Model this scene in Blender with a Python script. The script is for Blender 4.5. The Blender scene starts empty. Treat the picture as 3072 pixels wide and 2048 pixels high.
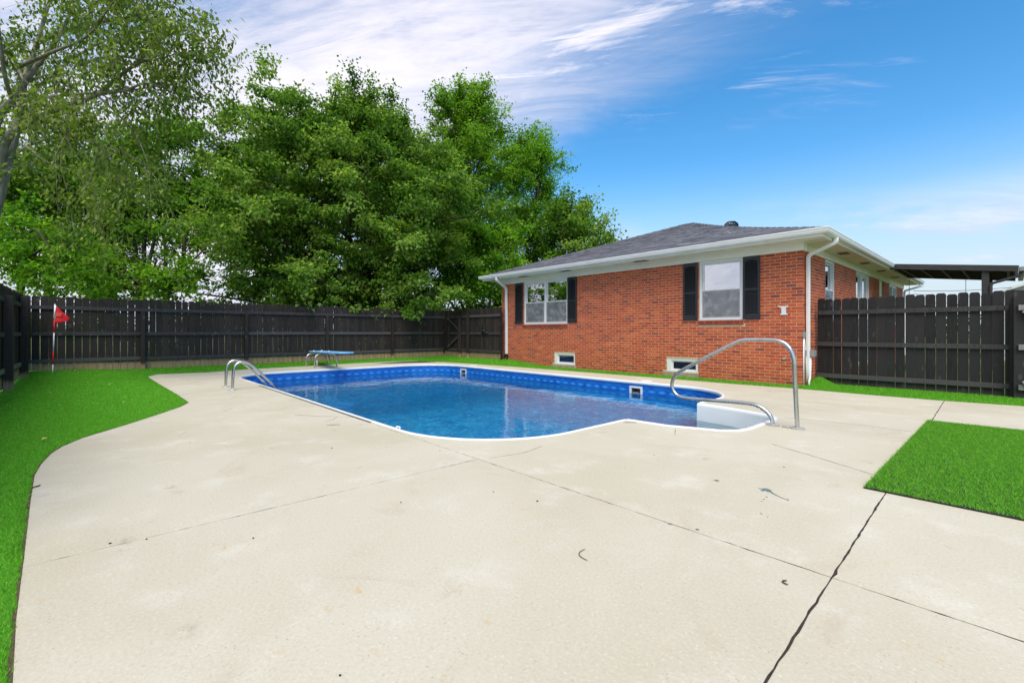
import bpy, bmesh, math, random
import numpy as np
from mathutils import Vector, Matrix, Euler, geometry as mgeo
PI = math.pi; R = math.radians
sc = bpy.context.scene
random.seed(7)

# ------------------------------------------------------------------ camera, sky, sun, exposure
CAM_H = 1.11
HEAD = math.atan2(0.7399, 0.6727)                     # camera looks towards (-.74, .67)
cam_d = bpy.data.cameras.new('camera'); cam = bpy.data.objects.new('camera', cam_d)
sc.collection.objects.link(cam); sc.camera = cam
cam.location = (0, 0, CAM_H); cam.rotation_euler = (R(90), 0, HEAD)
cam_d.lens = 16.0; cam_d.sensor_width = 36.0; cam_d.shift_y = -0.00928
cam_d.clip_start = 0.02; cam_d.clip_end = 4000

SUN_EL, SUN_AZ = R(55), R(128)                        # azimuth clockwise from +Y
world = bpy.data.worlds.new('World'); sc.world = world; world.use_nodes = True
def build_world():
    nt = world.node_tree; nt.nodes.clear(); N = nt.nodes.new; L = nt.links.new
    def math_(op, a, b=None, clamp=False):
        n = N('ShaderNodeMath'); n.operation = op; n.use_clamp = clamp
        for i, v in enumerate((a, b)):
            if v is None: continue
            if isinstance(v, (int, float)): n.inputs[i].default_value = v
            else: L(v, n.inputs[i])
        return n.outputs[0]
    def mixc(f, a, b):
        n = N('ShaderNodeMix'); n.data_type = 'RGBA'
        if isinstance(f, (int, float)): n.inputs[0].default_value = f
        else: L(f, n.inputs[0])
        for i, v in ((6, a), (7, b)):
            if isinstance(v, tuple): n.inputs[i].default_value = (*v, 1)
            else: L(v, n.inputs[i])
        return n.outputs[2]
    def ramp(v, lo, hi):
        n = N('ShaderNodeMapRange'); n.interpolation_type = 'SMOOTHSTEP'; L(v, n.inputs[0])
        n.inputs[1].default_value = lo; n.inputs[2].default_value = hi; return n.outputs[0]
    sky = N('ShaderNodeTexSky'); sky.sky_type = 'NISHITA'; sky.sun_disc = False
    sky.sun_elevation = SUN_EL; sky.sun_rotation = SUN_AZ
    sky.air_density = 1.0; sky.dust_density = 0.6; sky.ozone_density = 2.0
    hs = N('ShaderNodeHueSaturation'); hs.inputs['Saturation'].default_value = 1.36; hs.inputs['Value'].default_value = 0.98; hs.inputs['Hue'].default_value = 0.494
    L(sky.outputs[0], hs.inputs['Color'])
    tc = N('ShaderNodeTexCoord'); sep = N('ShaderNodeSeparateXYZ'); L(tc.outputs['Generated'], sep.inputs[0])
    x, y, z = sep.outputs
    zc = math_('MAXIMUM', z, 0.0); den = math_('ADD', zc, 0.14)
    px = math_('DIVIDE', x, den); py = math_('DIVIDE', y, den)
    # turn the cloud plane so that streaks run along one wind direction
    a = R(38); ca, sa = math.cos(a), math.sin(a)
    u = math_('ADD', math_('MULTIPLY', px, ca), math_('MULTIPLY', py, sa))
    v = math_('SUBTRACT', math_('MULTIPLY', py, ca), math_('MULTIPLY', px, sa))
    def noise(us, vs, scale, detail, off, rough=0.55, dist=0.0):
        c = N('ShaderNodeCombineXYZ'); L(math_('MULTIPLY', u, us), c.inputs[0]); L(math_('MULTIPLY', v, vs), c.inputs[1]); c.inputs[2].default_value = off
        n = N('ShaderNodeTexNoise'); L(c.outputs[0], n.inputs['Vector'])
        n.inputs['Scale'].default_value = scale; n.inputs['Detail'].default_value = detail
        n.inputs['Roughness'].default_value = rough; n.inputs['Distortion'].default_value = dist
        return n.outputs['Fac']
    big = noise(1.0, 1.0, CLOUD['bs'], 3, CLOUD['bo'])
    mid = noise(0.45, 1.25, CLOUD['ms'], 9, CLOUD['mo'], 0.62, 1.1)
    fine = noise(0.45, 1.9, 4.2, 9, 3.3, 0.70, 1.4)
    bank = ramp(math_('ADD', u, math_('MULTIPLY', math_('SUBTRACT', big, 0.5), 2.2)), CLOUD['u0'], CLOUD['u1'])   # a bank of thin cloud with a ragged edge
    strip = ramp(math_('ADD', math_('ADD', v, math_('MULTIPLY', u, 0.8)), math_('MULTIPLY', math_('SUBTRACT', mid, 0.5), 1.6)), 1.75, 1.10)
    t = math_('ADD', math_('MULTIPLY', mid, 0.6), math_('MULTIPLY', fine, 0.4))
    veil = math_('MULTIPLY', ramp(t, 0.22, 0.56), math_('MULTIPLY', bank, strip))
    wisp = math_('MULTIPLY', ramp(t, 0.47, 0.66), ramp(math_('ADD', u, math_('MULTIPLY', big, 0.9)), CLOUD['w0'], CLOUD['w1']))
    wisp = math_('MULTIPLY', wisp, ramp(math_('ADD', v, math_('MULTIPLY', big, 0.8)), 2.25, 1.75))
    cover = math_('MAXIMUM', math_('MULTIPLY', veil, 0.95), math_('MULTIPLY', wisp, 0.9))
    lo = ramp(noise(0.55, 0.55, 2.1, 6, CLOUD['lo'], 0.55), 0.50, 0.64)                     # low banks towards the horizon
    lowb = math_('MULTIPLY', math_('MULTIPLY', lo, ramp(z, 0.26, 0.15)), 0.7)
    cover = math_('MAXIMUM', cover, math_('MULTIPLY', lowb, 0.85), clamp=True)
    haze = math_('MULTIPLY', ramp(z, 0.34, 0.02), 0.95)
    col = mixc(haze, hs.outputs[0], (2.9, 3.35, 3.75))
    bright = mixc(ramp(t, 0.40, 0.68), (3.2, 3.3, 4.0), (4.8, 4.6, 4.95))
    col = mixc(cover, col, bright)
    bg = N('ShaderNodeBackground'); bg.inputs['Strength'].default_value = 0.10; L(col, bg.inputs['Color'])
    out = N('ShaderNodeOutputWorld'); L(bg.outputs[0], out.inputs['Surface'])
CLOUD = dict(bs=0.55, bo=2.0, ms=1.25, mo=15.2, u0=0.80, u1=-0.55, w0=1.55, w1=0.9, lo=1.7)
build_world()
sun_d = bpy.data.lights.new('sun', 'SUN'); sun = bpy.data.objects.new('sun', sun_d); sc.collection.objects.link(sun)
sun_d.energy = 1.5; sun_d.angle = R(38); sun_d.color = (1.0, 0.93, 0.83)
sdir = Vector((math.sin(SUN_AZ) * math.cos(SUN_EL), math.cos(SUN_AZ) * math.cos(SUN_EL), math.sin(SUN_EL)))
sun.rotation_euler = sdir.to_track_quat('Z', 'Y').to_euler(); sun.location = sdir * 60
vs_ = sc.view_settings; vs_.view_transform = 'Standard'; vs_.look = 'None'; vs_.gamma = 1.0; vs_.use_curve_mapping = False
vs_.exposure = 1.22
sc.cycles.use_denoising = True; sc.cycles.max_bounces = 9; sc.cycles.diffuse_bounces = 4; sc.cycles.glossy_bounces = 3
sc.cycles.transparent_max_bounces = 10; sc.cycles.transmission_bounces = 6; sc.cycles.caustics_reflective = False; sc.cycles.caustics_refractive = True
sc.cycles.volume_bounces = 0

# ------------------------------------------------------------------ helpers
COL = sc.collection
def tag(o, label=None, cat=None, group=None, kind=None):
    if label: o['label'] = label
    if cat: o['category'] = cat
    if group: o['group'] = group
    if kind: o['kind'] = kind
    return o
def empty(name, loc=(0, 0, 0), rz=0.0, parent=None):
    o = bpy.data.objects.new(name, None); COL.objects.link(o); o.location = loc; o.rotation_euler = (0, 0, rz)
    o.empty_display_size = 0.1
    if parent: o.parent = parent
    return o
def link(name, me, mat=None, parent=None, loc=None):
    o = bpy.data.objects.new(name, me); COL.objects.link(o)
    if mat is not None and not me.materials: me.materials.append(mat)
    if parent: o.parent = parent
    if loc is not None: o.location = loc
    return o
class MB:
    def __init__(s): s.v = []; s.f = []
    def add(s, vs, fs):
        b = len(s.v); s.v += [tuple(p) for p in vs]; s.f += [tuple(i + b for i in f) for f in fs]; return s
    def box(s, x0, x1, y0, y1, z0, z1, M=None):
        vs = [(x, y, z) for z in (z0, z1) for y in (y0, y1) for x in (x0, x1)]
        if M is not None: vs = [M @ Vector(p) for p in vs]
        return s.add(vs, [(0, 2, 3, 1), (4, 5, 7, 6), (0, 1, 5, 4), (2, 6, 7, 3), (0, 4, 6, 2), (1, 3, 7, 5)])
    def prism(s, pts, z0, z1):                          # plan polygon, counter-clockwise
        n = len(pts); vs = [(p[0], p[1], z0) for p in pts] + [(p[0], p[1], z1) for p in pts]
        return s.add(vs, [tuple(range(n))[::-1], tuple(range(n, 2 * n))] + [(i, (i + 1) % n, n + (i + 1) % n, n + i) for i in range(n)])
    def tube(s, pts, rad, n=10, caps=True, closed=False):
        pts = [Vector(p) for p in pts]; m = len(pts)
        rads = rad if isinstance(rad, (list, tuple)) else [rad] * m
        tans = []
        for i in range(m):
            a = pts[i - 1] if (i > 0 or closed) else pts[i]; b = pts[(i + 1) % m] if (i < m - 1 or closed) else pts[i]
            tans.append((b - a).normalized())
        up = Vector((0, 0, 1)) if abs(tans[0].z) < 0.9 else Vector((1, 0, 0))
        nrm = (up - tans[0] * up.dot(tans[0])).normalized(); vs = []
        for i in range(m):
            nrm = (nrm - tans[i] * nrm.dot(tans[i])); nrm = nrm.normalized() if nrm.length > 1e-6 else tans[i].orthogonal().normalized()
            bn = tans[i].cross(nrm)
            vs += [pts[i] + (nrm * math.cos(2 * PI * k / n) + bn * math.sin(2 * PI * k / n)) * rads[i] for k in range(n)]
        fs = []
        for i in range(m if closed else m - 1):
            j = (i + 1) % m
            fs += [(i * n + k, i * n + (k + 1) % n, j * n + (k + 1) % n, j * n + k) for k in range(n)]
        if caps and not closed: fs += [tuple(range(n))[::-1], tuple((m - 1) * n + k for k in range(n))]
        return s.add(vs, fs)
    def lathe(s, prof, c=(0, 0, 0), n=24, M=None):      # prof: (radius, z)
        vs = []; m = len(prof)
        for r_, z in prof: vs += [Vector((r_ * math.cos(2 * PI * k / n), r_ * math.sin(2 * PI * k / n), z)) for k in range(n)]
        if M is not None: vs = [M @ p for p in vs]
        vs = [p + Vector(c) for p in vs]
        fs = [(i * n + k, i * n + (k + 1) % n, (i + 1) * n + (k + 1) % n, (i + 1) * n + k) for i in range(m - 1) for k in range(n)]
        fs += [tuple(range(n))[::-1], tuple((m - 1) * n + k for k in range(n))]
        return s.add(vs, fs)
    def mesh(s, name, smooth=False):
        me = bpy.data.meshes.new(name); me.from_pydata(s.v, [], s.f); me.update()
        if smooth: me.polygons.foreach_set('use_smooth', [True] * len(me.polygons))
        return me
    def build(s, name, mat, parent=None, smooth=False, loc=None, bevel=0.0):
        o = link(name, s.mesh(name, smooth), mat, parent, loc)
        if bevel:
            m = o.modifiers.new('bevel', 'BEVEL'); m.width = bevel; m.segments = 2; m.limit_method = 'ANGLE'
        return o
def fillet(pts, r, n=6):
    """round the inner corners of a 3-D polyline"""
    pts = [Vector(p) for p in pts]; out = [pts[0]]
    for i in range(1, len(pts) - 1):
        a, b, c = pts[i - 1], pts[i], pts[i + 1]; rr = r[i] if isinstance(r, dict) else r
        d1 = (a - b); d2 = (c - b); l = min(rr, d1.length * 0.48, d2.length * 0.48)
        p1 = b + d1.normalized() * l; p2 = b + d2.normalized() * l
        for k in range(n + 1):
            t = k / n; out.append(p1 * (1 - t) ** 2 + b * 2 * t * (1 - t) + p2 * t * t)
    out.append(pts[-1]); return out
def np_mesh(name, verts, faces, cols=None, smooth=False):
    """verts (n,3), faces (m,k) numpy"""
    me = bpy.data.meshes.new(name); n, m, k = len(verts), len(faces), faces.shape[1]
    me.vertices.add(n); me.vertices.foreach_set('co', np.ascontiguousarray(verts, dtype=np.float32).ravel())
    me.loops.add(m * k); me.loops.foreach_set('vertex_index', np.ascontiguousarray(faces, dtype=np.int32).ravel())
    me.polygons.add(m); me.polygons.foreach_set('loop_start', np.arange(0, m * k, k, dtype=np.int32))
    if cols is not None:
        at = me.color_attributes.new('tint', 'FLOAT_COLOR', 'POINT')
        c4 = np.ones((n, 4), dtype=np.float32); c4[:, :3] = cols; at.data.foreach_set('color', c4.ravel())
    me.update(calc_edges=True)
    if smooth: me.polygons.foreach_set('use_smooth', np.ones(m, dtype=bool))
    return me

# ------------------------------------------------------------------ materials
class NT:
    def __init__(s, name):
        s.m = bpy.data.materials.new(name); s.m.use_nodes = True; s.t = s.m.node_tree; s.t.nodes.clear()
        s.out = s.t.nodes.new('ShaderNodeOutputMaterial'); s.L = s.t.links.new
    def n(s, t, **kw):
        nd = s.t.nodes.new(t)
        for k, v in kw.items(): setattr(nd, k, v)
        return nd
    def set(s, sock, v):
        if isinstance(v, tuple): sock.default_value = (*v, 1) if len(v) == 3 and sock.type == 'RGBA' else v
        elif isinstance(v, (int, float)): sock.default_value = v
        else: s.L(v, sock)
    def math(s, op, a, b=0.0, clamp=False):
        nd = s.n('ShaderNodeMath', operation=op, use_clamp=clamp); s.set(nd.inputs[0], a); s.set(nd.inputs[1], b); return nd.outputs[0]
    def mix(s, f, a, b, blend='MIX'):
        nd = s.n('ShaderNodeMix', data_type='RGBA', blend_type=blend); s.set(nd.inputs[0], f); s.set(nd.inputs[6], a); s.set(nd.inputs[7], b); return nd.outputs[2]
    def ramp(s, v, lo, hi, a=0.0, b=1.0, smooth=True):
        nd = s.n('ShaderNodeMapRange', interpolation_type='SMOOTHSTEP' if smooth else 'LINEAR'); s.set(nd.inputs[0], v)
        for i, q in enumerate((lo, hi, a, b)): nd.inputs[i + 1].default_value = q
        return nd.outputs[0]
    def co(s, kind='Object', scale=(1, 1, 1), rand=False):
        o = s.n('ShaderNodeTexCoord').outputs[kind]
        if rand:
            r_ = s.n('ShaderNodeObjectInfo').outputs['Random']; cb = s.n('ShaderNodeCombineXYZ')
            for i, k in enumerate((37.0, 91.0, 53.0)): s.L(s.math('MULTIPLY', r_, k), cb.inputs[i])
            va = s.n('ShaderNodeVectorMath', operation='ADD'); s.L(o, va.inputs[0]); s.L(cb.outputs[0], va.inputs[1]); o = va.outputs[0]
        mp = s.n('ShaderNodeMapping'); mp.inputs['Scale'].default_value = scale; s.L(o, mp.inputs[0]); return mp.outputs[0]
    def noise(s, vec, scale, detail=4, rough=0.55, dist=0.0):
        nd = s.n('ShaderNodeTexNoise'); s.L(vec, nd.inputs['Vector']); nd.inputs['Scale'].default_value = scale
        nd.inputs['Detail'].default_value = detail; nd.inputs['Roughness'].default_value = rough; nd.inputs['Distortion'].default_value = dist
        return nd.outputs['Fac']
    def vor(s, vec, scale, feature='F1', out='Distance'):
        nd = s.n('ShaderNodeTexVoronoi', feature=feature); s.L(vec, nd.inputs['Vector']); nd.inputs['Scale'].default_value = scale; return nd.outputs[out]
    def bump(s, h, strength, dist=0.01):
        nd = s.n('ShaderNodeBump'); nd.inputs['Strength'].default_value = strength; nd.inputs['Distance'].default_value = dist; s.L(h, nd.inputs['Height']); return nd.outputs[0]
    def bsdf(s, col, rough=0.6, metal=0.0, normal=None, spec=0.5, surface=True):
        p = s.n('ShaderNodeBsdfPrincipled'); s.set(p.inputs['Base Color'], col); s.set(p.inputs['Roughness'], rough)
        p.inputs['Metallic'].default_value = metal; p.inputs['Specular IOR Level'].default_value = spec
        if normal is not None: s.L(normal, p.inputs['Normal'])
        if surface: s.L(p.outputs[0], s.out.inputs['Surface'])
        return p.outputs[0]
def simple(name, c1, c2=None, scale=8, rough=0.55, metal=0.0, bump=0.0, spec=0.5, rand=False, stretch=(1, 1, 1), rvar=0.0):
    k = NT(name); v = k.co('Object', stretch, rand); n1 = k.noise(v, scale, 5)
    col = k.mix(k.ramp(n1, 0.3, 0.7), c1, c2 or tuple(q * 0.85 for q in c1))
    nm = k.bump(k.noise(v, scale * 5, 4), bump) if bump else None
    k.bsdf(col, k.ramp(n1, 0.2, 0.8, rough - rvar, rough + rvar) if rvar else rough, metal, nm, spec)
    return k.m
M = {}
def concrete():
    k = NT('concrete'); v = k.co('Object')
    big = k.noise(v, 0.55, 4, 0.6, 0.4); md = k.noise(v, 2.6, 6, 0.65); fin = k.noise(v, 66, 6, 0.78); grit = k.noise(v, 120, 3, 0.7)
    col = k.mix(k.ramp(big, 0.32, 0.68), (0.528, 0.478, 0.348), (0.598, 0.552, 0.422))
    col = k.mix(k.math('MULTIPLY', k.ramp(md, 0.50, 0.74), 0.55), col, (0.69, 0.655, 0.55))
    col = k.mix(k.math('MULTIPLY', k.ramp(k.noise(v, 1.5, 6, 0.7, 1.0), 0.56, 0.74), 0.5), col, (0.47, 0.385, 0.27))
    col = k.mix(k.math('MULTIPLY', k.ramp(fin, 0.50, 0.72), 0.62), col, (0.40, 0.345, 0.25))
    col = k.mix(k.math('MULTIPLY', k.ramp(fin, 0.47, 0.28), 0.65), col, (0.80, 0.765, 0.66))
    sp = k.vor(v, 46, 'F1', 'Distance'); spn = k.noise(v, 9, 3)
    col = k.mix(k.math('MULTIPLY', k.ramp(sp, 0.20, 0.10), k.math('MULTIPLY', k.ramp(spn, 0.48, 0.62), 0.55)), col, (0.27, 0.22, 0.15))
    rnd = k.n('ShaderNodeObjectInfo').outputs['Random']; col = k.mix(k.math('MULTIPLY', rnd, 0.16), col, (0.42, 0.375, 0.29))
    rust = k.math('MULTIPLY', k.math('MULTIPLY', k.ramp(k.vor(v, 5.3), 0.26, 0.05), k.ramp(k.noise(v, 26, 4, 0.7), 0.50, 0.62)), k.ramp(k.noise(v, 0.9, 3), 0.42, 0.60))
    col = k.mix(k.math('MULTIPLY', rust, 0.75), col, (0.54, 0.36, 0.15))
    dirt = k.math('MULTIPLY', k.ramp(k.vor(v, 1.9), 0.16, 0.02), k.ramp(k.noise(v, 14, 4), 0.46, 0.62))
    col = k.mix(k.math('MULTIPLY', dirt, 0.35), col, (0.20, 0.155, 0.09))
    h = k.math('ADD', k.math('MULTIPLY', fin, 0.7), k.math('MULTIPLY', grit, 0.6))
    k.bsdf(col, 0.82, 0, k.bump(h, 0.22, 0.005), 0.3); return k.m
def wood(name, c1, c2, hi, tan=None, tanz=0.25, gain=1.0):
    k = NT(name); v = k.co('Object', (1, 1, 1), True); vs = k.co('Object', (22, 22, 1.3), True); vg = k.co('Object', (60, 60, 2.0), True)
    rnd = k.n('ShaderNodeObjectInfo').outputs['Random']
    g = k.noise(vs, 1.6, 6, 0.65, 1.3); col = k.mix(k.ramp(g, 0.32, 0.70), c1, c2)
    col = k.mix(k.math('MULTIPLY', k.math('POWER', rnd, 2.0), 0.9), col, tuple(q * 1.25 for q in c2))
    kn = k.vor(k.co('Object', (5, 5, 2.4), True), 1.0)
    col = k.mix(k.math('MULTIPLY', k.ramp(kn, 0.20, 0.05), 0.7), col, hi)
    col = k.mix(k.math('MULTIPLY', k.ramp(k.noise(v, 5.5, 5, 0.7), 0.58, 0.78), 0.45), col, hi)
    if tan:
        sep = k.n('ShaderNodeSeparateXYZ'); k.L(k.n('ShaderNodeTexCoord').outputs['Object'], sep.inputs[0])
        zz = k.math('ADD', sep.outputs[2], k.math('MULTIPLY', k.math('SUBTRACT', k.noise(v, 9, 4), 0.5), 0.10))
        col = k.mix(k.math('MULTIPLY', k.ramp(zz, tanz + 0.03, tanz - 0.10), 0.92), col, k.mix(k.ramp(g, 0.35, 0.7), tan, tuple(q * 0.55 for q in tan)))
    k.bsdf(col, 0.72, 0, k.bump(k.noise(vg, 1.5, 5, 0.65), 0.5, 0.004), 0.35); return k.m
def brick_mat(name='brick'):
    k = NT(name); v = k.co('Object', (1, 1, 1), True)
    rnd = k.n('ShaderNodeAttribute', attribute_type='OBJECT', attribute_name='tone') if False else None
    at = k.n('ShaderNodeAttribute', attribute_type='GEOMETRY', attribute_name='tint').outputs['Color']
    n1 = k.noise(v, 55, 5, 0.7); n2 = k.noise(v, 14, 4)
    col = k.mix(k.math('MULTIPLY', k.ramp(n1, 0.48, 0.75), 0.55), at, (0.16, 0.036, 0.022)); col = k.mix(k.math('MULTIPLY', k.ramp(n2, 0.55, 0.8), 0.35), col, (0.46, 0.15, 0.07))
    pos = k.n('ShaderNodeNewGeometry').outputs['Position']; mp = k.n('ShaderNodeMapping'); mp.inputs['Scale'].default_value = (1, 1, .55); k.L(pos, mp.inputs[0])
    st_ = k.noise(mp.outputs[0], 1.7, 6, 0.7, .6); col = k.mix(k.math('MULTIPLY', k.ramp(st_, .54, .74), .45), col, (.16, .05, .035)); col = k.mix(k.math('MULTIPLY', k.ramp(st_, .42, .28), .30), col, (.58, .17, .08))
    k.bsdf(col, 0.8, 0, k.bump(n1, 0.5, 0.004), 0.3); return k.m
def tint_mat(name, rough=0.6, translucent=0.0, spec=0.3, mul=1.0):
    k = NT(name); at = k.n('ShaderNodeAttribute', attribute_type='GEOMETRY', attribute_name='tint').outputs['Color']
    b = k.bsdf(at, rough, 0, None, spec, surface=not translucent)
    if translucent:
        t = k.n('ShaderNodeBsdfTranslucent'); k.L(k.mix(1.0, at, (1.35, 1.4, 0.6), 'MULTIPLY'), t.inputs['Color'])
        mx = k.n('ShaderNodeMixShader'); mx.inputs[0].default_value = translucent; k.L(b, mx.inputs[1]); k.L(t.outputs[0], mx.inputs[2]); k.L(mx.outputs[0], k.out.inputs['Surface'])
    return k.m
def shingle_mat():
    k = NT('shingle'); v = k.co('Object', (1, 1, 1), True)
    at = k.n('ShaderNodeAttribute', attribute_type='GEOMETRY', attribute_name='tint').outputs['Color']
    n1 = k.noise(v, 90, 3, 0.7); col = k.mix(k.math('MULTIPLY', k.ramp(n1, 0.45, 0.75), 0.5), at, (0.20, 0.20, 0.215))
    k.bsdf(col, 0.9, 0, k.bump(n1, 0.5, 0.004), 0.25); return k.m
def steel():
    k = NT('stainless_steel'); v = k.co('Object'); n1 = k.noise(v, 60, 3); n2 = k.noise(v, 6, 4)
    col = k.mix(k.ramp(n2, 0.5, 0.8), (0.62, 0.60, 0.56), (0.40, 0.34, 0.27))
    k.bsdf(col, k.ramp(n2, 0.3, 0.7, 0.2, 0.36), 1.0, k.bump(n1, 0.04, 0.002)); return k.m
def liner_wall():
    k = NT('pool_liner_wall'); uv = k.n('ShaderNodeTexCoord').outputs['UV']; sep = k.n('ShaderNodeSeparateXYZ'); k.L(uv, sep.inputs[0]); u, w = sep.outputs[0], sep.outputs[1]
    obj = k.co('Object'); mott = k.vor(obj, 22, 'SMOOTH_F1'); nz = k.noise(obj, 9, 5, 0.7)
    deep = k.mix(k.ramp(nz, 0.35, 0.68), (0.010, 0.18, 0.42), (0.03, 0.34, 0.64))
    deep = k.mix(k.math('MULTIPLY', k.ramp(mott, 0.25, 0.05), 0.5), deep, (0.03, 0.24, 0.52))
    band = k.mix(k.ramp(k.noise(obj, 6, 3), 0.3, 0.7), (0.003, 0.095, 0.44), (0.008, 0.16, 0.58))
    P = 0.245
    fr = k.math('SUBTRACT', k.math('FRACT', k.math('DIVIDE', u, P)), 0.5)
    dx = k.math('DIVIDE', k.math('MULTIPLY', fr, P), 0.088); dy = k.math('DIVIDE', k.math('ADD', w, 0.185), 0.034)
    d = k.math('ADD', k.math('POWER', k.math('ABSOLUTE', dx), 1.4), k.math('POWER', k.math('ABSOLUTE', dy), 1.4))
    d = k.math('ADD', d, k.math('MULTIPLY', k.math('SUBTRACT', k.noise(obj, 38, 3, 0.7), 0.5), 1.6))
    fr2 = k.math('SUBTRACT', k.math('FRACT', k.math('ADD', k.math('DIVIDE', u, P), 0.5)), 0.5)
    ex = k.math('DIVIDE', k.math('MULTIPLY', fr2, P), 0.11); ey = k.math('DIVIDE', k.math('ADD', w, 0.118), 0.014)
    e = k.math('ADD', k.math('POWER', k.math('ABSOLUTE', ex), 2), k.math('POWER', k.math('ABSOLUTE', ey), 2))
    band = k.mix(k.math('MULTIPLY', k.ramp(e, 1.0, 0.5), 0.45), band, (0.05, 0.22, 0.62))
    band = k.mix(k.math('MULTIPLY', k.ramp(d, 1.5, 0.2), 0.8), band, (0.075, 0.36, 0.80))
    dk = k.ramp(k.math('ABSOLUTE', k.math('ADD', w, 0.082)), 0.012, 0.004)
    band = k.mix(k.math('MULTIPLY', dk, 0.5), band, (0.003, 0.05, 0.25))
    col = k.mix(k.ramp(w, -0.275, -0.285), band, deep)
    k.bsdf(col, 0.35, 0, None, 0.5); return k.m
def liner_floor():
    k = NT('pool_liner_floor'); obj = k.co('Object'); nz = k.noise(obj, 5, 6, 0.75, 0.6); mott = k.vor(obj, 12, 'SMOOTH_F1'); c2 = k.noise(obj, 24, 4, 0.7)
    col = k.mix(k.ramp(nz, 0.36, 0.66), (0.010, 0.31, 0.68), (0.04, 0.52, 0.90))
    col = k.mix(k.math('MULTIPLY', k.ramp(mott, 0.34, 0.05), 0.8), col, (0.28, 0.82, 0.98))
    col = k.mix(k.math('MULTIPLY', k.ramp(c2, 0.52, 0.70), 0.6), col, (0.010, 0.28, 0.66))
    k.bsdf(col, 0.4); return k.m
def water_mat():
    k = NT('water'); v = k.co('Object'); 
    w1 = k.noise(k.co('Object', (1, 1, 0), False), 2.4, 2, 0.45, 0.4); w2 = k.noise(v, 6.0, 2, 0.5, 0.5); w3 = k.noise(v, 26.0, 2, 0.5)
    h = k.math('ADD', k.math('MULTIPLY', w1, 0.034), k.math('ADD', k.math('MULTIPLY', w2, 0.0085), k.math('MULTIPLY', w3, 0.0010)))
    b = k.n('ShaderNodeBump'); b.inputs['Strength'].default_value = 1.0; b.inputs['Distance'].default_value = 0.30; k.L(h, b.inputs['Height'])
    g = k.n('ShaderNodeBsdfGlass'); g.inputs['Roughness'].default_value = 0.0; g.inputs['IOR'].default_value = 1.333; g.inputs['Color'].default_value = (0.97, 0.99, 1, 1); k.L(b.outputs[0], g.inputs['Normal']); k.L(g.outputs[0], k.out.inputs['Surface'])
    a = k.n('ShaderNodeVolumeAbsorption'); a.inputs['Color'].default_value = (0.02, 0.70, 0.92, 1); a.inputs['Density'].default_value = 0.14; k.L(a.outputs[0], k.out.inputs['Volume'])
    return k.m
def pane_mat(name, ior=1.6, tint=(0.86, 0.9, 0.92), add=0.46):
    k = NT(name); fr = k.n('ShaderNodeFresnel'); fr.inputs['IOR'].default_value = ior
    g = k.n('ShaderNodeBsdfGlossy'); g.inputs['Roughness'].default_value = 0.004; g.inputs['Color'].default_value = (0.95, 0.97, 1, 1)
    nm = k.bump(k.noise(k.co('Object'), 2.2, 2), 0.06, 0.02); k.L(nm, g.inputs['Normal'])
    t = k.n('ShaderNodeBsdfTransparent'); t.inputs['Color'].default_value = (*tint, 1)
    mx = k.n('ShaderNodeMixShader'); k.L(k.math('ADD', fr.outputs[0], add, True), mx.inputs[0]); k.L(t.outputs[0], mx.inputs[1]); k.L(g.outputs[0], mx.inputs[2]); k.L(mx.outputs[0], k.out.inputs['Surface']); return k.m
def lawn_base():
    k = NT('turf_backing'); v = k.co('Object'); n1 = k.noise(v, 60, 4, 0.7); n2 = k.noise(v, 3, 4)
    col = k.mix(k.ramp(n1, 0.3, 0.7), (0.06, 0.25, 0.008), (0.14, 0.48, 0.022)); col = k.mix(k.math('MULTIPLY', k.ramp(n2, 0.4, 0.7), 0.3), col, (0.065, 0.32, 0.012))
    k.bsdf(col, 0.7, 0, k.bump(n1, 1.0, 0.02), 0.25); return k.m
def field():
    k = NT('field_grass'); v = k.co('Object'); n1 = k.noise(v, 0.25, 5); n2 = k.noise(v, 8, 5, 0.7)
    col = k.mix(k.ramp(n1, 0.35, 0.65), (0.055, 0.11, 0.02), (0.13, 0.15, 0.04)); col = k.mix(k.math('MULTIPLY', k.ramp(n2, 0.4, 0.7), 0.5), col, (0.03, 0.07, 0.012))
    k.bsdf(col, 0.9, 0, None, 0.2); return k.m
def bark(name, c1, c2, vs=9):
    k = NT(name); v = k.co('Object', (vs, vs, vs * 0.25)); n1 = k.noise(v, 1.2, 6, 0.7, 0.8)
    k.bsdf(k.mix(k.ramp(n1, 0.35, 0.68), c1, c2), 0.9, 0, k.bump(n1, 0.7, 0.02), 0.2); return k.m
M['concrete'] = concrete()
M['soil'] = simple('edge_soil', (0.13, 0.085, 0.045), (0.06, 0.04, 0.022), 40, 0.95, bump=0.6); M['joint'] = simple('joint_dirt', (0.022, 0.017, 0.012), (0.05, 0.038, 0.024), 30, 0.95, bump=0.4)
M['fence'] = wood('stained_wood', (0.0105, 0.0078, 0.0065), (0.031, 0.0235, 0.0195), (0.085, 0.068, 0.058), (0.42, 0.29, 0.16), 0.23)
M['fence_dark'] = wood('stained_wood_dark', (0.0070, 0.0064, 0.0064), (0.021, 0.0198, 0.0205), (0.070, 0.067, 0.070), (0.10, 0.078, 0.06), 0.08)
M['rail'] = wood('stained_rail', (0.030, 0.0275, 0.0275), (0.062, 0.058, 0.058), (0.11, 0.104, 0.098))
M['rail_worn'] = wood('worn_rail', (0.10, 0.085, 0.06), (0.20, 0.17, 0.125), (0.27, 0.23, 0.17))
M['gate_grey'] = wood('weathered_gate', (0.16, 0.155, 0.15), (0.25, 0.245, 0.24), (0.32, 0.31, 0.30))
M['brick'] = brick_mat(); M['mortar'] = simple('mortar', (0.66, 0.54, 0.36), (0.54, 0.42, 0.27), 25, 0.9, bump=0.5)
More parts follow.
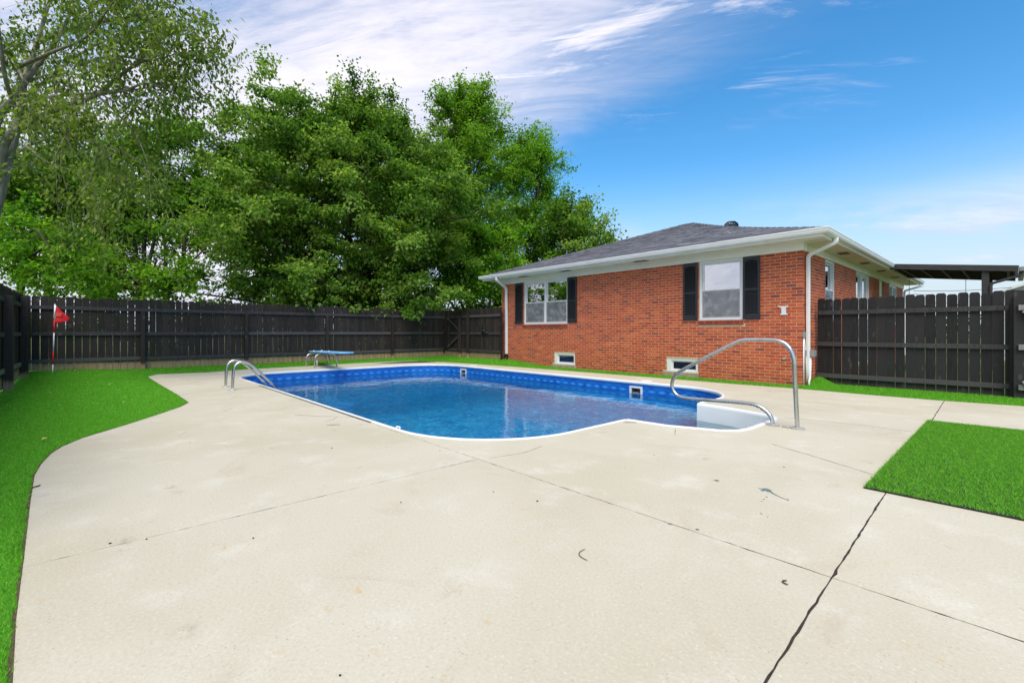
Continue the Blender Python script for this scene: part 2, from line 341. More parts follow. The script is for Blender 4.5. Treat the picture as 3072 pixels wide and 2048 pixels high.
M['white'] = simple('white_paint', (0.85, 0.85, 0.83), (0.80, 0.80, 0.77), 3, 0.45); M['trim'] = simple('cream_trim', (0.87, 0.86, 0.78), (0.82, 0.81, 0.72), 2.5, 0.5)
M['vinyl'] = simple('white_vinyl', (0.82, 0.83, 0.83), (0.78, 0.79, 0.79), 3, 0.35); M['soffit'] = simple('soffit_board', (0.82, 0.76, 0.65), (0.74, 0.67, 0.56), 2, 0.6)
M['shutter'] = simple('shutter_black', (0.016, 0.019, 0.025), (0.026, 0.029, 0.036), 6, 0.45); M['shingle'] = shingle_mat()
M['roof'] = simple('roof_felt', (0.09, 0.09, 0.10), (0.12, 0.12, 0.13), 30, 0.9)
M['pane'] = pane_mat('window_pane'); M['pane_dusty'] = pane_mat('dusty_pane', 1.35, (.8, .82, .84), 0.02); M['grey_room'] = simple('grey_room', (.15, .16, .17), (.10, .11, .12), 5, .8); M['curtain'] = simple('curtain', (0.42, 0.44, 0.46), (0.34, 0.36, 0.38), 4, 0.8); M['dark'] = simple('dark_interior', (0.02, 0.022, 0.025), None, 3, 0.8)
def screen_mat():
    k = NT('insect_screen'); d = k.n('ShaderNodeBsdfDiffuse'); k.L(k.mix(k.ramp(k.noise(k.co('Object'), 5.5, 4, 0.6), .35, .65), (.24, .255, .27), (.42, .435, .45)), d.inputs['Color']); t = k.n('ShaderNodeBsdfTransparent')  # patchy grey paints a blurred cloud reflection into the screen colour
    mx = k.n('ShaderNodeMixShader'); mx.inputs[0].default_value = .45; k.L(t.outputs[0], mx.inputs[1]); k.L(d.outputs[0], mx.inputs[2]); k.L(mx.outputs[0], k.out.inputs['Surface']); return k.m
M['screen'] = screen_mat()
M['stone'] = simple('stone_sill', (0.44, 0.36, 0.25), (0.30, 0.24, 0.16), 12, 0.85, bump=0.5)
M['steel'] = steel(); M['escut'] = simple('brushed_flange', (0.55, 0.56, 0.57), (0.46, 0.47, 0.48), 12, 0.4, 0.35); M['coping'] = simple('white_coping', (0.86, 0.87, 0.86), (0.80, 0.81, 0.80), 4, 0.35); M['acrylic'] = simple('white_acrylic', (0.86, 0.89, 0.87), (0.83, 0.87, 0.85), 3, 0.25)
M['tread'] = simple('stair_water_tint', (0.50, 0.66, 0.66), (0.43, 0.59, 0.60), 6, 0.4); M['liner_wall'] = liner_wall(); M['liner_floor'] = liner_floor(); M['water'] = water_mat()  # tread: aqua painted on white acrylic stands in for the tint of the water
M['board'] = simple('diving_board_blue', (0.17, 0.45, 0.76), (0.27, 0.55, 0.82), 8, 0.5); M['grey'] = simple('grey_plastic', (0.30, 0.31, 0.32), None, 6, 0.5)
M['black'] = simple('black_plastic', (0.012, 0.012, 0.013), None, 6, 0.45); M['red'] = simple('red_cloth', (0.88, 0.016, 0.018), (0.80, 0.013, 0.016), 9, 0.65); M['redpatch'] = simple('red_cloth_patch', (0.80, 0.09, 0.06), None, 9, 0.65)
M['turf_base'] = lawn_base(); M['blade'] = tint_mat('turf_blade', 0.6, 0.40, 0.15); M['field'] = field()
M['leaf'] = tint_mat('leaf', 0.6, 0.55, 0.14); M['bark'] = bark('bark', (0.055, 0.042, 0.032), (0.12, 0.10, 0.08)); M['bark_pale'] = bark('pale_bark', (0.17, 0.15, 0.12), (0.33, 0.30, 0.26), 6)
M['debris'] = tint_mat('dry_leaf', 0.8, 0.0, 0.2); M['paint'] = simple('green_paint', (0.10, 0.17, 0.16), (0.14, 0.21, 0.20), 30, 0.5); M['vent'] = simple('turbine_metal', (0.05, 0.052, 0.058), (0.08, 0.083, 0.09), 10, 0.35, 0.7)
M['siding'] = simple('white_siding', (0.62, 0.65, 0.67), None, 4, 0.6); M['cover'] = simple('patio_stain', (0.028, 0.027, 0.028), (0.055, 0.05, 0.05), 7, 0.65, stretch=(1, 6, 6)); M['metalroof'] = simple('dark_metal_roof', (0.022, 0.023, 0.026), None, 5, 0.4)

# ------------------------------------------------------------------ the pool, the deck, the ground
X0, X1, Y0, Y1, RC = -13.70, -3.27, 2.50, 8.90, 1.35
STAIR = [(X1, 4.92), (-2.74, 4.95), (-2.20, 5.15), (-2.05, 5.30), (-2.00, 5.50), (-2.00, 6.32), (-2.05, 6.52), (-2.20, 6.66), (-2.74, 6.84), (X1, 6.92)]
def arc(cx, cy, r_, a0, a1, n=14): return [(cx + r_ * math.cos(a0 + (a1 - a0) * i / n), cy + r_ * math.sin(a0 + (a1 - a0) * i / n)) for i in range(n + 1)]
MAIN = (arc(X1 - RC, Y1 - RC, RC, 0, PI / 2) + arc(X0 + RC, Y1 - RC, RC, PI / 2, PI) + arc(X0 + RC, Y0 + RC, RC, PI, 1.5 * PI) + arc(X1 - RC, Y0 + RC, RC, 1.5 * PI, 2 * PI))
def inset(pts, d, closed=True):
    out = []; n = len(pts)
    for i in range(n):
        a = pts[i - 1] if (closed or i > 0) else pts[i]; b = pts[(i + 1) % n] if (closed or i < n - 1) else pts[i]
        p = pts[i]; e1 = Vector((p[0] - a[0], p[1] - a[1])); e2 = Vector((b[0] - p[0], b[1] - p[1]))
        n1 = Vector((-e1.y, e1.x)); n2 = Vector((-e2.y, e2.x))
        if n1.length < 1e-9: n1 = n2
        if n2.length < 1e-9: n2 = n1
        n1.normalize(); n2.normalize(); m_ = (n1 + n2); m_ = m_ / max(m_.length_squared / 2, 0.5)
        out.append((p[0] + m_.x * d, p[1] + m_.y * d))
    return out
POOL = MAIN + STAIR                                     # counter-clockwise outline with the stair bay
DECK = [(4.6, -.15), (0, -.17), (-1.2, -.18), (-2.13, -.2), (-2.6, -.235), (-3.36, -.275), (-4.36, -.33), (-5.1, -.365), (-5.5, -.355), (-5.9, -.32), (-6.2, -.26), (-6.56, -.12), (-7.06, .2), (-7.5, .46),
        (-7.85, .66), (-8.3, .9), (-8.73, 1.06), (-10.05, 1.04), (-12.04, .97), (-14.2, .9), (-14.5, 1.1), (-14.4, 2.1), (-14.55, 2.8), (-14.67, 3.3), (-14.72, 4.4), (-14.95, 6.2), (-14.95, 7.65), (-14.8, 8.6), (-14.0, 9.35),
        (-12.88, 9.62), (-10.62, 9.82), (-7, 9.98), (-4, 10.05), (-2.8, 10.13), (-1.7, 10.08), (-.75, 10.1), (.11, 10.25), (4.6, 10.4)][::-1]
def sstep(t): t = max(0.0, min(1.0, t)); return t * t * (3 - 2 * t)
def dz(x, y): return 0.05 * sstep((-13.8 - x) / 0.9)
deck_bm = bmesh.new()
def loop_edges(bm, pts):
    vs = [bm.verts.new((p[0], p[1], 0)) for p in pts]
    return [bm.edges.new((vs[i], vs[(i + 1) % len(vs)])) for i in range(len(vs))]
es = loop_edges(deck_bm, DECK) + loop_edges(deck_bm, inset(POOL, 0.02))
bmesh.ops.triangle_fill(deck_bm, use_beauty=True, use_dissolve=False, edges=es)
for xc in (-13.8, -14.1, -14.4):
    g = deck_bm.verts[:] + deck_bm.edges[:] + deck_bm.faces[:]
    bmesh.ops.bisect_plane(deck_bm, geom=g, plane_co=(xc, 0, 0), plane_no=(1, 0, 0))
deck_me = bpy.data.meshes.new('deck_sheet'); deck_bm.to_mesh(deck_me); deck_bm.free()
deck = empty('pool_deck'); tag(deck, kind='structure')
def slab(xa, xb, ya, yb, jx0, jx1, jy0, jy1):
    bm = bmesh.new(); bm.from_mesh(deck_me)
    nt = Vector((1, .025, 0)).normalized(); planes = []
    for x_, off_, sg in ((xa, jx0, -1), (xb, -jx1, 1)):
        if x_ == -.6: planes.append((Vector((-.54, 2, 0)) + nt * off_, nt * sg))
        else: planes.append((Vector((x_ + off_, 0, 0)), Vector((sg, 0, 0))))
    planes += [(Vector((0, ya + jy0, 0)), Vector((0, -1, 0))), (Vector((0, yb - jy1, 0)), Vector((0, 1, 0)))]
    for co_, no in planes: bmesh.ops.bisect_plane(bm, geom=bm.verts[:] + bm.edges[:] + bm.faces[:], plane_co=co_, plane_no=no, clear_outer=True)
    if not bm.faces: bm.free(); return
    for f in bm.faces:
        if f.normal.z < 0: f.normal_flip()
    bmesh.ops.dissolve_limit(bm, angle_limit=0.001, verts=bm.verts[:], edges=bm.edges[:])
    rr = random.Random(int(abs(xa * 7 + ya * 13)) + 1)
    for co_, no in planes:
        ed_ = [e for e in bm.edges if all(abs((v.co - co_).dot(no)) < 1e-4 for v in e.verts) and e.calc_length() > .08]
        for e in ed_:
            r0 = bmesh.ops.subdivide_edges(bm, edges=[e], cuts=min(160, max(2, int(e.calc_length() / .045))))
            for v in r0['geom_inner']:
                if isinstance(v, bmesh.types.BMVert): v.co -= no * max(-.0015, rr.gauss(.0004, .0020))
    for v in bm.verts: v.co.z = dz(v.co.x, v.co.y)
    r_ = bmesh.ops.extrude_face_region(bm, geom=bm.faces[:])
    top = [e for e in r_['geom'] if isinstance(e, bmesh.types.BMVert)]
    tops = set(top)
    for v in bm.verts:
        if v not in tops: v.co.z -= 0.11
    bmesh.ops.recalc_face_normals(bm, faces=bm.faces[:])
    sharp = [e for e in bm.edges if len(e.link_faces) == 2 and e.calc_face_angle(0) > 0.8 and all(v in tops for v in e.verts)]
    bmesh.ops.bevel(bm, geom=sharp, offset=0.002, segments=1, affect='EDGES', clamp_overlap=True)
    me = bpy.data.meshes.new('slab'); bm.to_mesh(me); bm.free()
    o = link('slab', me, M['concrete'], deck); return o
W = .0036; T = .0042; F_ = .0022; BIG = 50
slab(-.6, BIG, -BIG, 2.46, W, 0, 0, T); slab(-.6, BIG, 2.46, BIG, W, 0, T, 0)
slab(-3.15, -.6, -BIG, 2.46, T, W, 0, T); slab(-5.3, -3.15, -BIG, 2.46, F_, T, 0, T * .5)
slab(-7.66, -5.3, -BIG, 2.46, F_, F_, 0, 0); slab(-10.6, -7.66, -BIG, 2.46, F_, F_, 0, 0); slab(-BIG, -10.6, -BIG, 5.9, 0, F_, 0, F_)
slab(-5.3, -.6, 2.46, 5.92, 0, W, T, F_); slab(-3.4, -.6, 5.92, 7.78, 0, W, F_, .002); slab(-5.9, -.6, 7.78, BIG, F_, W, .002, 0)
slab(-10.6, -5.9, 7.78, BIG, F_, F_, 0, 0); slab(-BIG, -10.6, 5.9, BIG, 0, F_, F_, 0)
bed = MB()                                             # packed dirt seen down in the joints
for p in ((-.6 - .03, -.6 + .03, -.14, 10.1), (-4.4, 4.5, 2.46 - .02, 2.46 + .02), (-3.17, -3.13, -.2, 2.44), (-2.1, -.63, 7.76, 7.80)):
    pass
bedme = bpy.data.meshes.new('joint_bed'); b2 = bmesh.new(); b2.from_mesh(deck_me)
for v in b2.verts: v.co.z = dz(v.co.x, v.co.y) - 0.0035
b2.to_mesh(bedme); b2.free(); link('joint_bed', bedme, M['joint'], deck)

def crack(pts, seed, w=.004):
    rr = random.Random(seed); P_ = []
    for (xa_, ya_), (xb_, yb_) in zip(pts, pts[1:]):
        k_ = max(2, int(math.hypot(xb_ - xa_, yb_ - ya_) / .05))
        P_ += [(xa_ + (xb_ - xa_) * q / k_ + rr.gauss(0, .004), ya_ + (yb_ - ya_) * q / k_ + rr.gauss(0, .004)) for q in range(k_)]
    P_.append(pts[-1]); mb = MB(); n = len(P_)
    for i, (x, y) in enumerate(P_):
        a, b = P_[max(i - 1, 0)], P_[min(i + 1, n - 1)]; d_ = Vector((b[0] - a[0], b[1] - a[1])).normalized(); h = w * .5 * rr.uniform(.25, 1.3) * (1 if 0 < i < n - 1 else .1)
        mb.v += [(x - d_.y * h, y + d_.x * h, .0011), (x + d_.y * h, y - d_.x * h, .0011), (x - d_.y * h, y + d_.x * h, -.004), (x + d_.y * h, y - d_.x * h, -.004)]
    for i in range(n - 1): mb.f += [(4 * i, 4 * i + 1, 4 * i + 5, 4 * i + 4), (4 * i, 4 * i + 4, 4 * i + 6, 4 * i + 2), (4 * i + 1, 4 * i + 3, 4 * i + 7, 4 * i + 5)]
    mb.build('hairline_crack', M['joint'], deck)
crack([(-1.62, 4.95), (-1.35, 4.81), (-.7, 4.45)], 1, .006); crack([(-6.5, 1.95), (-6.23, 2.1), (-5.72, 2.5)], 2, .006); crack([(-5.95, 2.32), (-5.80, 2.20), (-5.74, 2.08)], 3, .005); crack([(-7.4, 1.28), (-7.64, 1.45)], 4, .008); crack([(-3.1, 2.56), (-3.02, 2.9), (-3.08, 3.2)], 5, .004); crack([(-2.6, 4.9), (-2.45, 4.6)], 6, .006); crack([(-3.1, 9.3), (-2.4, 9.75)], 7, .007); crack([(-2.0, 6.6), (-1.2, 6.75), (-.75, 6.7)], 8, .004)
ed_pts = []; rr = random.Random(12); cyc = DECK
for (xa_, ya_), (xb_, yb_) in zip(cyc, cyc[1:]):
    k_ = max(1, int(math.hypot(xb_ - xa_, yb_ - ya_) / .06)); ed_pts += [(xa_ + (xb_ - xa_) * q / k_, ya_ + (yb_ - ya_) * q / k_) for q in range(k_)]
in_ = inset(ed_pts, .004, False); mb = MB(); n = len(ed_pts)
for i in range(n):
    d_ = Vector((ed_pts[i][0] - in_[i][0], ed_pts[i][1] - in_[i][1])).normalized(); w_ = max(.003, rr.gauss(.009, .005)); z_ = dz(*ed_pts[i])
    mb.v += [(in_[i][0], in_[i][1], z_ - .004), (ed_pts[i][0] + d_.x * w_, ed_pts[i][1] + d_.y * w_, z_ + rr.uniform(-.003, .004))]
mb.f = [(2 * i, 2 * i + 1, 2 * i + 3, 2 * i + 2) for i in range(n - 1)]; mb.build('soil_edge', M['soil'], deck)
pool = empty('swimming_pool', (0, 0, 0)); tag(pool, 'rounded rectangular pool with patterned blue vinyl liner and white coping', 'swimming pool')
def sweep(path, prof, closed=False):
    mb = MB(); rings = [inset(path, d, closed) for d, z in prof]; n = len(path); m_ = len(prof)
    for j, (d, z) in enumerate(prof): mb.v += [(p[0], p[1], z + dz(*p)) for p in rings[j]]
    for j in range(m_ - 1):
        for i in range(n if closed else n - 1): mb.f.append((j * n + i, (j + 1) * n + i, (j + 1) * n + (i + 1) % n, j * n + (i + 1) % n))
    return mb
open_main = [STAIR[-1]] + MAIN + [STAIR[0]]
sweep(open_main, [(0, -.03), (0, .006), (.006, .012), (.028, .012), (.040, .004), (.046, -.008), (.050, -.050), (.025, -.054)]).build('coping', M['coping'], pool, True)
def depth(x): return 1.05 + 1.15 * sstep((-7.0 - x) / 3.6)
lw = inset(open_main, 0.046, False); mb = MB(); us = [0.0]
for i in range(1, len(lw)): us.append(us[-1] + math.hypot(lw[i][0] - lw[i - 1][0], lw[i][1] - lw[i - 1][1]))
# resample so that long straight runs follow the sloping floor
rs = []; ru = []; SKX = (-12.10, -5.635); SKW = .115
for i in range(len(lw) - 1):
    L_ = us[i + 1] - us[i]; k_ = max(1, int(L_ / 0.8)); ts = [q / k_ for q in range(k_)]
    (xa_, ya_), (xb_, yb_) = lw[i], lw[i + 1]
    if ya_ > Y1 - .2 and yb_ > Y1 - .2 and abs(xb_ - xa_) > 2:                     # the far straight wall: columns at the skimmer openings
        ts = sorted(ts + [(xs + d_ - xa_) / (xb_ - xa_) for xs in SKX for d_ in (-SKW, SKW)])
        ts = [t for t in ts if not any(min((xs - SKW - xa_) / (xb_ - xa_), (xs + SKW - xa_) / (xb_ - xa_)) + 1e-6 < t < max((xs - SKW - xa_) / (xb_ - xa_), (xs + SKW - xa_) / (xb_ - xa_)) - 1e-6 for xs in SKX)]
    for t in ts: rs.append((xa_ * (1 - t) + xb_ * t, ya_ * (1 - t) + yb_ * t)); ru.append(us[i] + L_ * t)
rs.append(lw[-1]); ru.append(us[-1]); n_ = len(rs)
for zrow in (-.04, -.14, -.295, None): mb.v += [(p[0], p[1], zrow if zrow is not None else -depth(p[0]) - .02) for p in rs]
for r_ in range(3):
    for i in range(n_ - 1):
        xm = (rs[i][0] + rs[i + 1][0]) / 2
        if r_ == 1 and rs[i][1] > Y1 - .1 and any(abs(xm - xs) < SKW for xs in SKX): continue
        mb.f.append(((r_ + 1) * n_ + i, (r_ + 1) * n_ + i + 1, r_ * n_ + i + 1, r_ * n_ + i))
me = mb.mesh('liner_wall', True); uvl = me.uv_layers.new(name='UVMap')
for lp in me.loops:
    vi = lp.vertex_index; uvl.data[lp.index].uv = (ru[vi % n_], me.vertices[vi].co.z)
link('liner_wall', me, M['liner_wall'], pool)
mb = MB(); NX = 30
for i in range(NX + 1):
    x = X0 - .1 + (X1 - X0 + .2) * i / NX; mb.v += [(x, Y0 - .1, -depth(x)), (x, Y1 + .1, -depth(x))]
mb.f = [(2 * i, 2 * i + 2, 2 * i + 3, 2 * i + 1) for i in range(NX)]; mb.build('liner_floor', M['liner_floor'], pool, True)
# stair bay: lip, walls and three treads of a white unit, water's aqua tint painted below the waterline
st = empty('stair_unit', parent=pool)
sweep(STAIR, [(0, -.02), (0, .006), (.008, .012), (.050, .012), (.064, .004), (.072, -.03), (.077, -.252)]).build('stair_shell', M['acrylic'], st, True)
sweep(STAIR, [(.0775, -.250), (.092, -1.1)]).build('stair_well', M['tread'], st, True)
def yn(x): return 5.04 + (0.0 if x < -2.72 else .22 * (x + 2.72) / .55)
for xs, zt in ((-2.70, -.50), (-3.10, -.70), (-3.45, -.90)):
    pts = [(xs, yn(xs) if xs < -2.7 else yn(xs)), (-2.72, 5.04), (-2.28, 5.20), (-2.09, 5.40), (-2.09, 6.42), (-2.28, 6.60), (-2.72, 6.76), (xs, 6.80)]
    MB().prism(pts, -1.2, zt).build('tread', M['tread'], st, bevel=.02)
# skimmers in the far wall, their lids in the deck
for k_, xs in enumerate((-12.10, -5.635)):
    s_ = empty('skimmer', (xs, Y1 - .046, 0), parent=pool)
    f = MB(); w, z0, z1 = .165, -.345, -.095
    f.box(-w, w, -.014, -.002, z1 - .045, z1); f.box(-w, w, -.014, -.002, z0, z0 + .05)
    f.box(-w, -w + .05, -.0138, -.002, z0 + .05, z1 - .045); f.box(w - .05, w, -.0138, -.002, z0 + .05, z1 - .045); f.build('faceplate', M['vinyl'], s_, bevel=.003)
    t = MB(); iw = w - .05; t.box(-iw - .01, iw + .01, .22, .24, z0 + .04, z1 - .035); t.box(-iw - .01, -iw, .003, .22, z0 + .04, z1 - .035); t.box(iw, iw + .01, .003, .22, z0 + .04, z1 - .035); t.box(-iw, iw, .003, .22, z1 - .045, z1 - .035); t.box(-iw, iw, .003, .22, z0 + .04, z0 + .05); t.build('throat', M['stone'], s_)
    d_ = MB(); d_.box(-iw * .9, iw * .9, .03, .04, z0 + .05, -.23); d_.build('weir_door', M['grey'], s_)
    sc_ = MB()
    for sx in (-.14, -.05, .05, .14):
        for z in (z0 + .02, z1 - .02): sc_.lathe([(.006, 0), (.006, .004)], (sx, -.0145, z), 8, Matrix.Rotation(R(90), 3, 'X'))
    sc_.build('screws', M['steel'], s_)['kind'] = 'stuff'
    tag(MB().lathe([(.135, .001), (.135, .006), (.12, .010), (.02, .010)], (xs + .05, Y1 + .30, 0), 28).build('skimmer_lid', M['coping'], None, True), 'round white skimmer lid in the deck %s' % ('behind the far skimmer near the gate corner' if k_ == 0 else 'behind the near skimmer facing the second window'), 'skimmer lid', 'skimmer lids')
cl = MB(); cl.tube(fillet([(-4.75, 2.53, .01), (-4.75, 2.53, .028), (-4.69, 2.54, .028), (-4.69, 2.54, .01)], .015), .009, 8); cl.build('rope_eye', M['coping'], pool, True)
wpath = inset(POOL, 0.035); ww = MB(); nW = len(wpath)
ww.prism(wpath, -2.6, -.25); wob = ww.build('water', M['water'], None); tag(wob, kind='structure')

def inside(px, py, poly):
    c = np.zeros(len(px), dtype=bool); n = len(poly)
    for i in range(n):
        xa, ya = poly[i - 1]; xb, yb = poly[i]
        if ya == yb: continue
        m_ = ((ya > py) != (yb > py)) & (px < (xb - xa) * (py - ya) / (yb - ya) + xa); c ^= m_
    return c
YW, XR, XL = 10.735, -2.917, -12.36
def gz(x, y):
    """height of the turf; numpy arrays"""
    x = np.asarray(x, float); y = np.asarray(y, float)
    ss = lambda t: np.clip(t, 0, 1) ** 2 * (3 - 2 * np.clip(t, 0, 1))
    z = 0.004 + 0.13 * ss((-14.2 - x) / 1.4)                                   # rises to the back fence
    z = np.maximum(z, 0.004 + 0.15 * ss((y - 9.6) / .95) * ss((-9.6 - x) / 2.7))  # and to the far house corner
    z = z + 0.05 * ss((-8 - x) / 6) * ss((0.6 - y) / 1.2)
    z = z + 0.14 * np.exp(-(((x + 2.80) / .18) ** 2 + ((y - 11.5) / .42) ** 2))
    return z - 0.012
g = 0.1; xs_ = np.arange(-16.0, 4.6, g); ys_ = np.arange(-1.75, 12.25, g)
gx, gy = np.meshgrid(xs_, ys_, indexing='ij'); nx, ny = gx.shape
vv = np.stack([gx.ravel(), gy.ravel(), gz(gx.ravel(), gy.ravel())], 1)
i_, j_ = np.meshgrid(np.arange(nx - 1), np.arange(ny - 1), indexing='ij'); a_ = (i_ * ny + j_).ravel()
fc = np.stack([a_, a_ + ny, a_ + ny + 1, a_ + 1], 1)
cin = inside(vv[:, 0], vv[:, 1], inset(DECK, 0.12)); keep = ~cin[fc].all(1); fc = fc[keep]
hs_ = (vv[:, 0] < XR - .25) & (vv[:, 1] > YW + .2) & (vv[:, 0] > XL + .25); fc = fc[~hs_[fc].all(1)]
sink = inside(vv[:, 0], vv[:, 1], inset(DECK, 0.02)); vv[sink, 2] = -.06
lawn = link('lawn_ground', np_mesh('lawn_ground', vv, fc, None, True), M['turf_base']); tag(lawn, kind='structure')
rg = MB(); B_ = 1500.0; q = (-15.9, 4.5, -1.65, 12.15)
rg.v = [(-B_, -B_, -.05), (B_, -B_, -.05), (B_, B_, -.05), (-B_, B_, -.05), (q[0], q[2], -.05), (q[1], q[2], -.05), (q[1], q[3], -.05), (q[0], q[3], -.05)]
rg.f = [(0, 1, 5, 4), (1, 2, 6, 5), (2, 3, 7, 6), (3, 0, 4, 7)]; tag(rg.build('ground', M['field']), kind='structure')

# turf blades
rng = np.random.default_rng(11)
def blades(px, py, pz, length, width, rng, lean=0.9):
    n = len(px); a = rng.uniform(0, 2 * PI, n); L_ = length * rng.uniform(.6, 1.15, n); w = width * rng.uniform(.7, 1.3, n)
    la = rng.uniform(0, 2 * PI, n); lr = L_ * lean * rng.uniform(.2, 1.3, n)
    base = np.stack([px, py, pz], 1); side = np.stack([np.cos(a) * w, np.sin(a) * w, np.zeros(n)], 1)
    tip = base + np.stack([np.cos(la) * lr, np.sin(la) * lr, L_], 1)
    v = np.empty((n, 3, 3)); v[:, 0] = base - side; v[:, 1] = base + side; v[:, 2] = tip
    t = rng.uniform(0, 1, (n, 1)); c = np.array([.080, .28, .018]) * (1 - t) + np.array([.245, .63, .055]) * t
    y = rng.uniform(0, 1, n) < .07; c[y] = np.array([.36, .52, .10])
    return v.reshape(-1, 3), np.repeat(c, 3, 0)
def scatter(x0, x1, y0, y1, dens, wid, ln, test):
    n = int((x1 - x0) * (y1 - y0) * dens); px = rng.uniform(x0, x1, n); py = rng.uniform(y0, y1, n); m_ = test(px, py); px, py = px[m_], py[m_]
    return blades(px, py, gz(px, py) - .004, ln, wid, rng)
DK = inset(DECK, -0.004)
out_deck = lambda x, y: ~inside(x, y, DK) & ~((x < XR) & (y > YW - .01) & (x > XL)) & ~((y > 11.58) & (x > XR)) & (x > -15.62) & (y > -1.2) & ((y < 10.45) | (x > XL + .3))
vs_l = []; cs_l = []
for z_ in ((-4, .5, -1.2, 0, 24000, .0017, .022), (-8.9, -4, -1.2, 1.1, 13000, .0026, .022), (-15.6, -8.9, -1.2, 1.2, 6500, .0042, .024), (-15.6, -14.2, 1.2, 10.4, 4200, .0055, .034), (-15.6, -2.8, 9.3, 10.75, 3600, .0055, .036), (-3.0, 4.4, 10.0, 11.6, 5200, .0042, .034)):
    v_, c_ = scatter(z_[0], z_[1], z_[2], z_[3], z_[4], z_[5], z_[6], out_deck); vs_l.append(v_); cs_l.append(c_)
v_ = np.concatenate(vs_l); c_ = np.concatenate(cs_l); f_ = np.arange(len(v_)).reshape(-1, 3)
tag(link('lawn', np_mesh('lawn', v_, f_, c_), M['blade']), 'bright green artificial turf between the fences, house and deck', 'lawn', kind='stuff')
# the loose turf mat on the right
mx0, mx1, my0, my1 = -.712, 1.65, 4.02, 7.64
mat_ = empty('turf_mat', (mx0, my0, 0)); tag(mat_, 'rectangular green turf mat lying on the concrete at the right edge', 'mat')
MB().box(0, mx1 - mx0, 0, my1 - my0, .004, .011).build('backing', M['black'], mat_)
n = int((mx1 - mx0) * (my1 - my0) * 21000); px = rng.uniform(0, mx1 - mx0, n); py = rng.uniform(0, my1 - my0, n)
v_, c_ = blades(px, py, np.full(n, .010), .021, .0021, rng, 1.1); pile = link('pile', np_mesh('pile', v_, np.arange(len(v_)).reshape(-1, 3), c_), M['blade'], mat_); pile['kind'] = 'stuff'

# ------------------------------------------------------------------ fences: every picket, rail and post a piece of its own
def picket_mesh(w, h, t, name='picket', ear=.028):
    hw = w / 2; prof = [(-hw, 0), (hw, 0), (hw, h - ear * 1.35), (hw - ear * .35, h - ear * .55), (hw - ear, h), (-hw + ear, h), (-hw + ear * .35, h - ear * .55), (-hw, h - ear * 1.35)]
    n = len(prof); mb = MB(); mb.v = [(p[0], 0, p[1]) for p in prof] + [(p[0], t, p[1]) for p in prof]
    mb.f = [tuple(range(n)), tuple(range(n, 2 * n))[::-1]] + [(i, n + i, n + (i + 1) % n, (i + 1) % n) for i in range(n)]
    return mb.mesh(name)
PK = picket_mesh(.1375, 1.84, .017); PK.materials.append(M['fence']); PKD = picket_mesh(.140, 1.84, .017); PKD.materials.append(M['fence_dark'])
def rail_box(parent, xa, xb, zt, mat='rail', yf=-.04, h=.088, name='rail', za=None):
    o = MB().box(0, xb - xa, yf, -.002, -h, 0).build(name, M[mat], parent, loc=(xa, 0, zt), bevel=.004); o.rotation_euler = (0, random.uniform(-.0015, .0015), 0); return o
def post_box(parent, x, z0, z1, s=.09, yf=-.10, mat='fence'):
    return MB().box(-s / 2, s / 2, yf, yf + s, 0, z1 - z0).build('post', M[mat], parent, loc=(x, 0, z0), bevel=.006)
def pickets(parent, xa, xb, zfn, ztop, me=PK, pitch=.1465, jit=.002):
    n = int(round((xb - xa) / pitch))
    for i in range(n):
        x = xa + (i + .5) * (xb - xa) / n; z0 = zfn(x); o = link('picket', me, None, parent, (x + random.uniform(-jit, jit), random.uniform(0, .003), z0))
        o.scale = (random.uniform(.985, 1.0), 1, (ztop + random.gauss(0, .011) - z0) / 1.84); o.rotation_euler = (random.uniform(-.004, .004), random.uniform(-.0025, .0025), random.uniform(-.02, .02))
def trough(x, y): return float(gz(np.array([x]), np.array([y]))[0])
# back fence, running along the far end of the pool
bf = empty('wooden_fence', (-15.65, -1.32, 0), R(90)); tag(bf, 'long black stained picket fence behind the diving board', 'fence')
pickets(bf, 0, 11.80, lambda x: trough(-15.6, -1.32 + x) + .015, 1.965)
posts = [.88 + 1.32, 3.32 + 1.32, 5.73 + 1.32, 8.13 + 1.32, 10.46 + 1.32]
for p in posts: post_box(bf, p, .05, 1.652)
ed = [.10] + posts
for i in range(5):
    rail_box(bf, ed[i] + (.045 if i else 0), ed[i + 1] - .045, 1.108); rail_box(bf, ed[i] + (.045 if i else 0), ed[i + 1] - .045, .455 - (.01 if i % 2 else 0), yf=-.038)
for a, b in ((.02, 4.60), (4.61, 9.44), (9.45, 11.80)): rail_box(bf, a, b, 1.742)
# left fence, running towards the camera
lf = empty('wooden_fence', (-3.0, -1.30, 0), R(180)); tag(lf, 'weathered black fence with thick posts at the left edge of the lawn', 'fence')
pickets(lf, 0, 12.62, lambda x: trough(-3 - x, -1.2) + .02, 1.985)
lp = [12.44 - 3.0 - 2.46 * k for k in (3, 2, 1, 0)] + [11.86]
for p in lp: post_box(lf, p, .0, 1.78 if p < 11 else 1.90, .125, -.14)
e2 = [0.0] + lp + [12.6]
for i in range(len(e2) - 1):
    a, b = e2[i] + (.063 if i else 0), e2[i + 1] - (.063 if i < len(lp) else 0)
    rail_box(lf, a, b, 1.755); rail_box(lf, a, b, 1.11); rail_box(lf, a, b, .44, 'rail_worn')
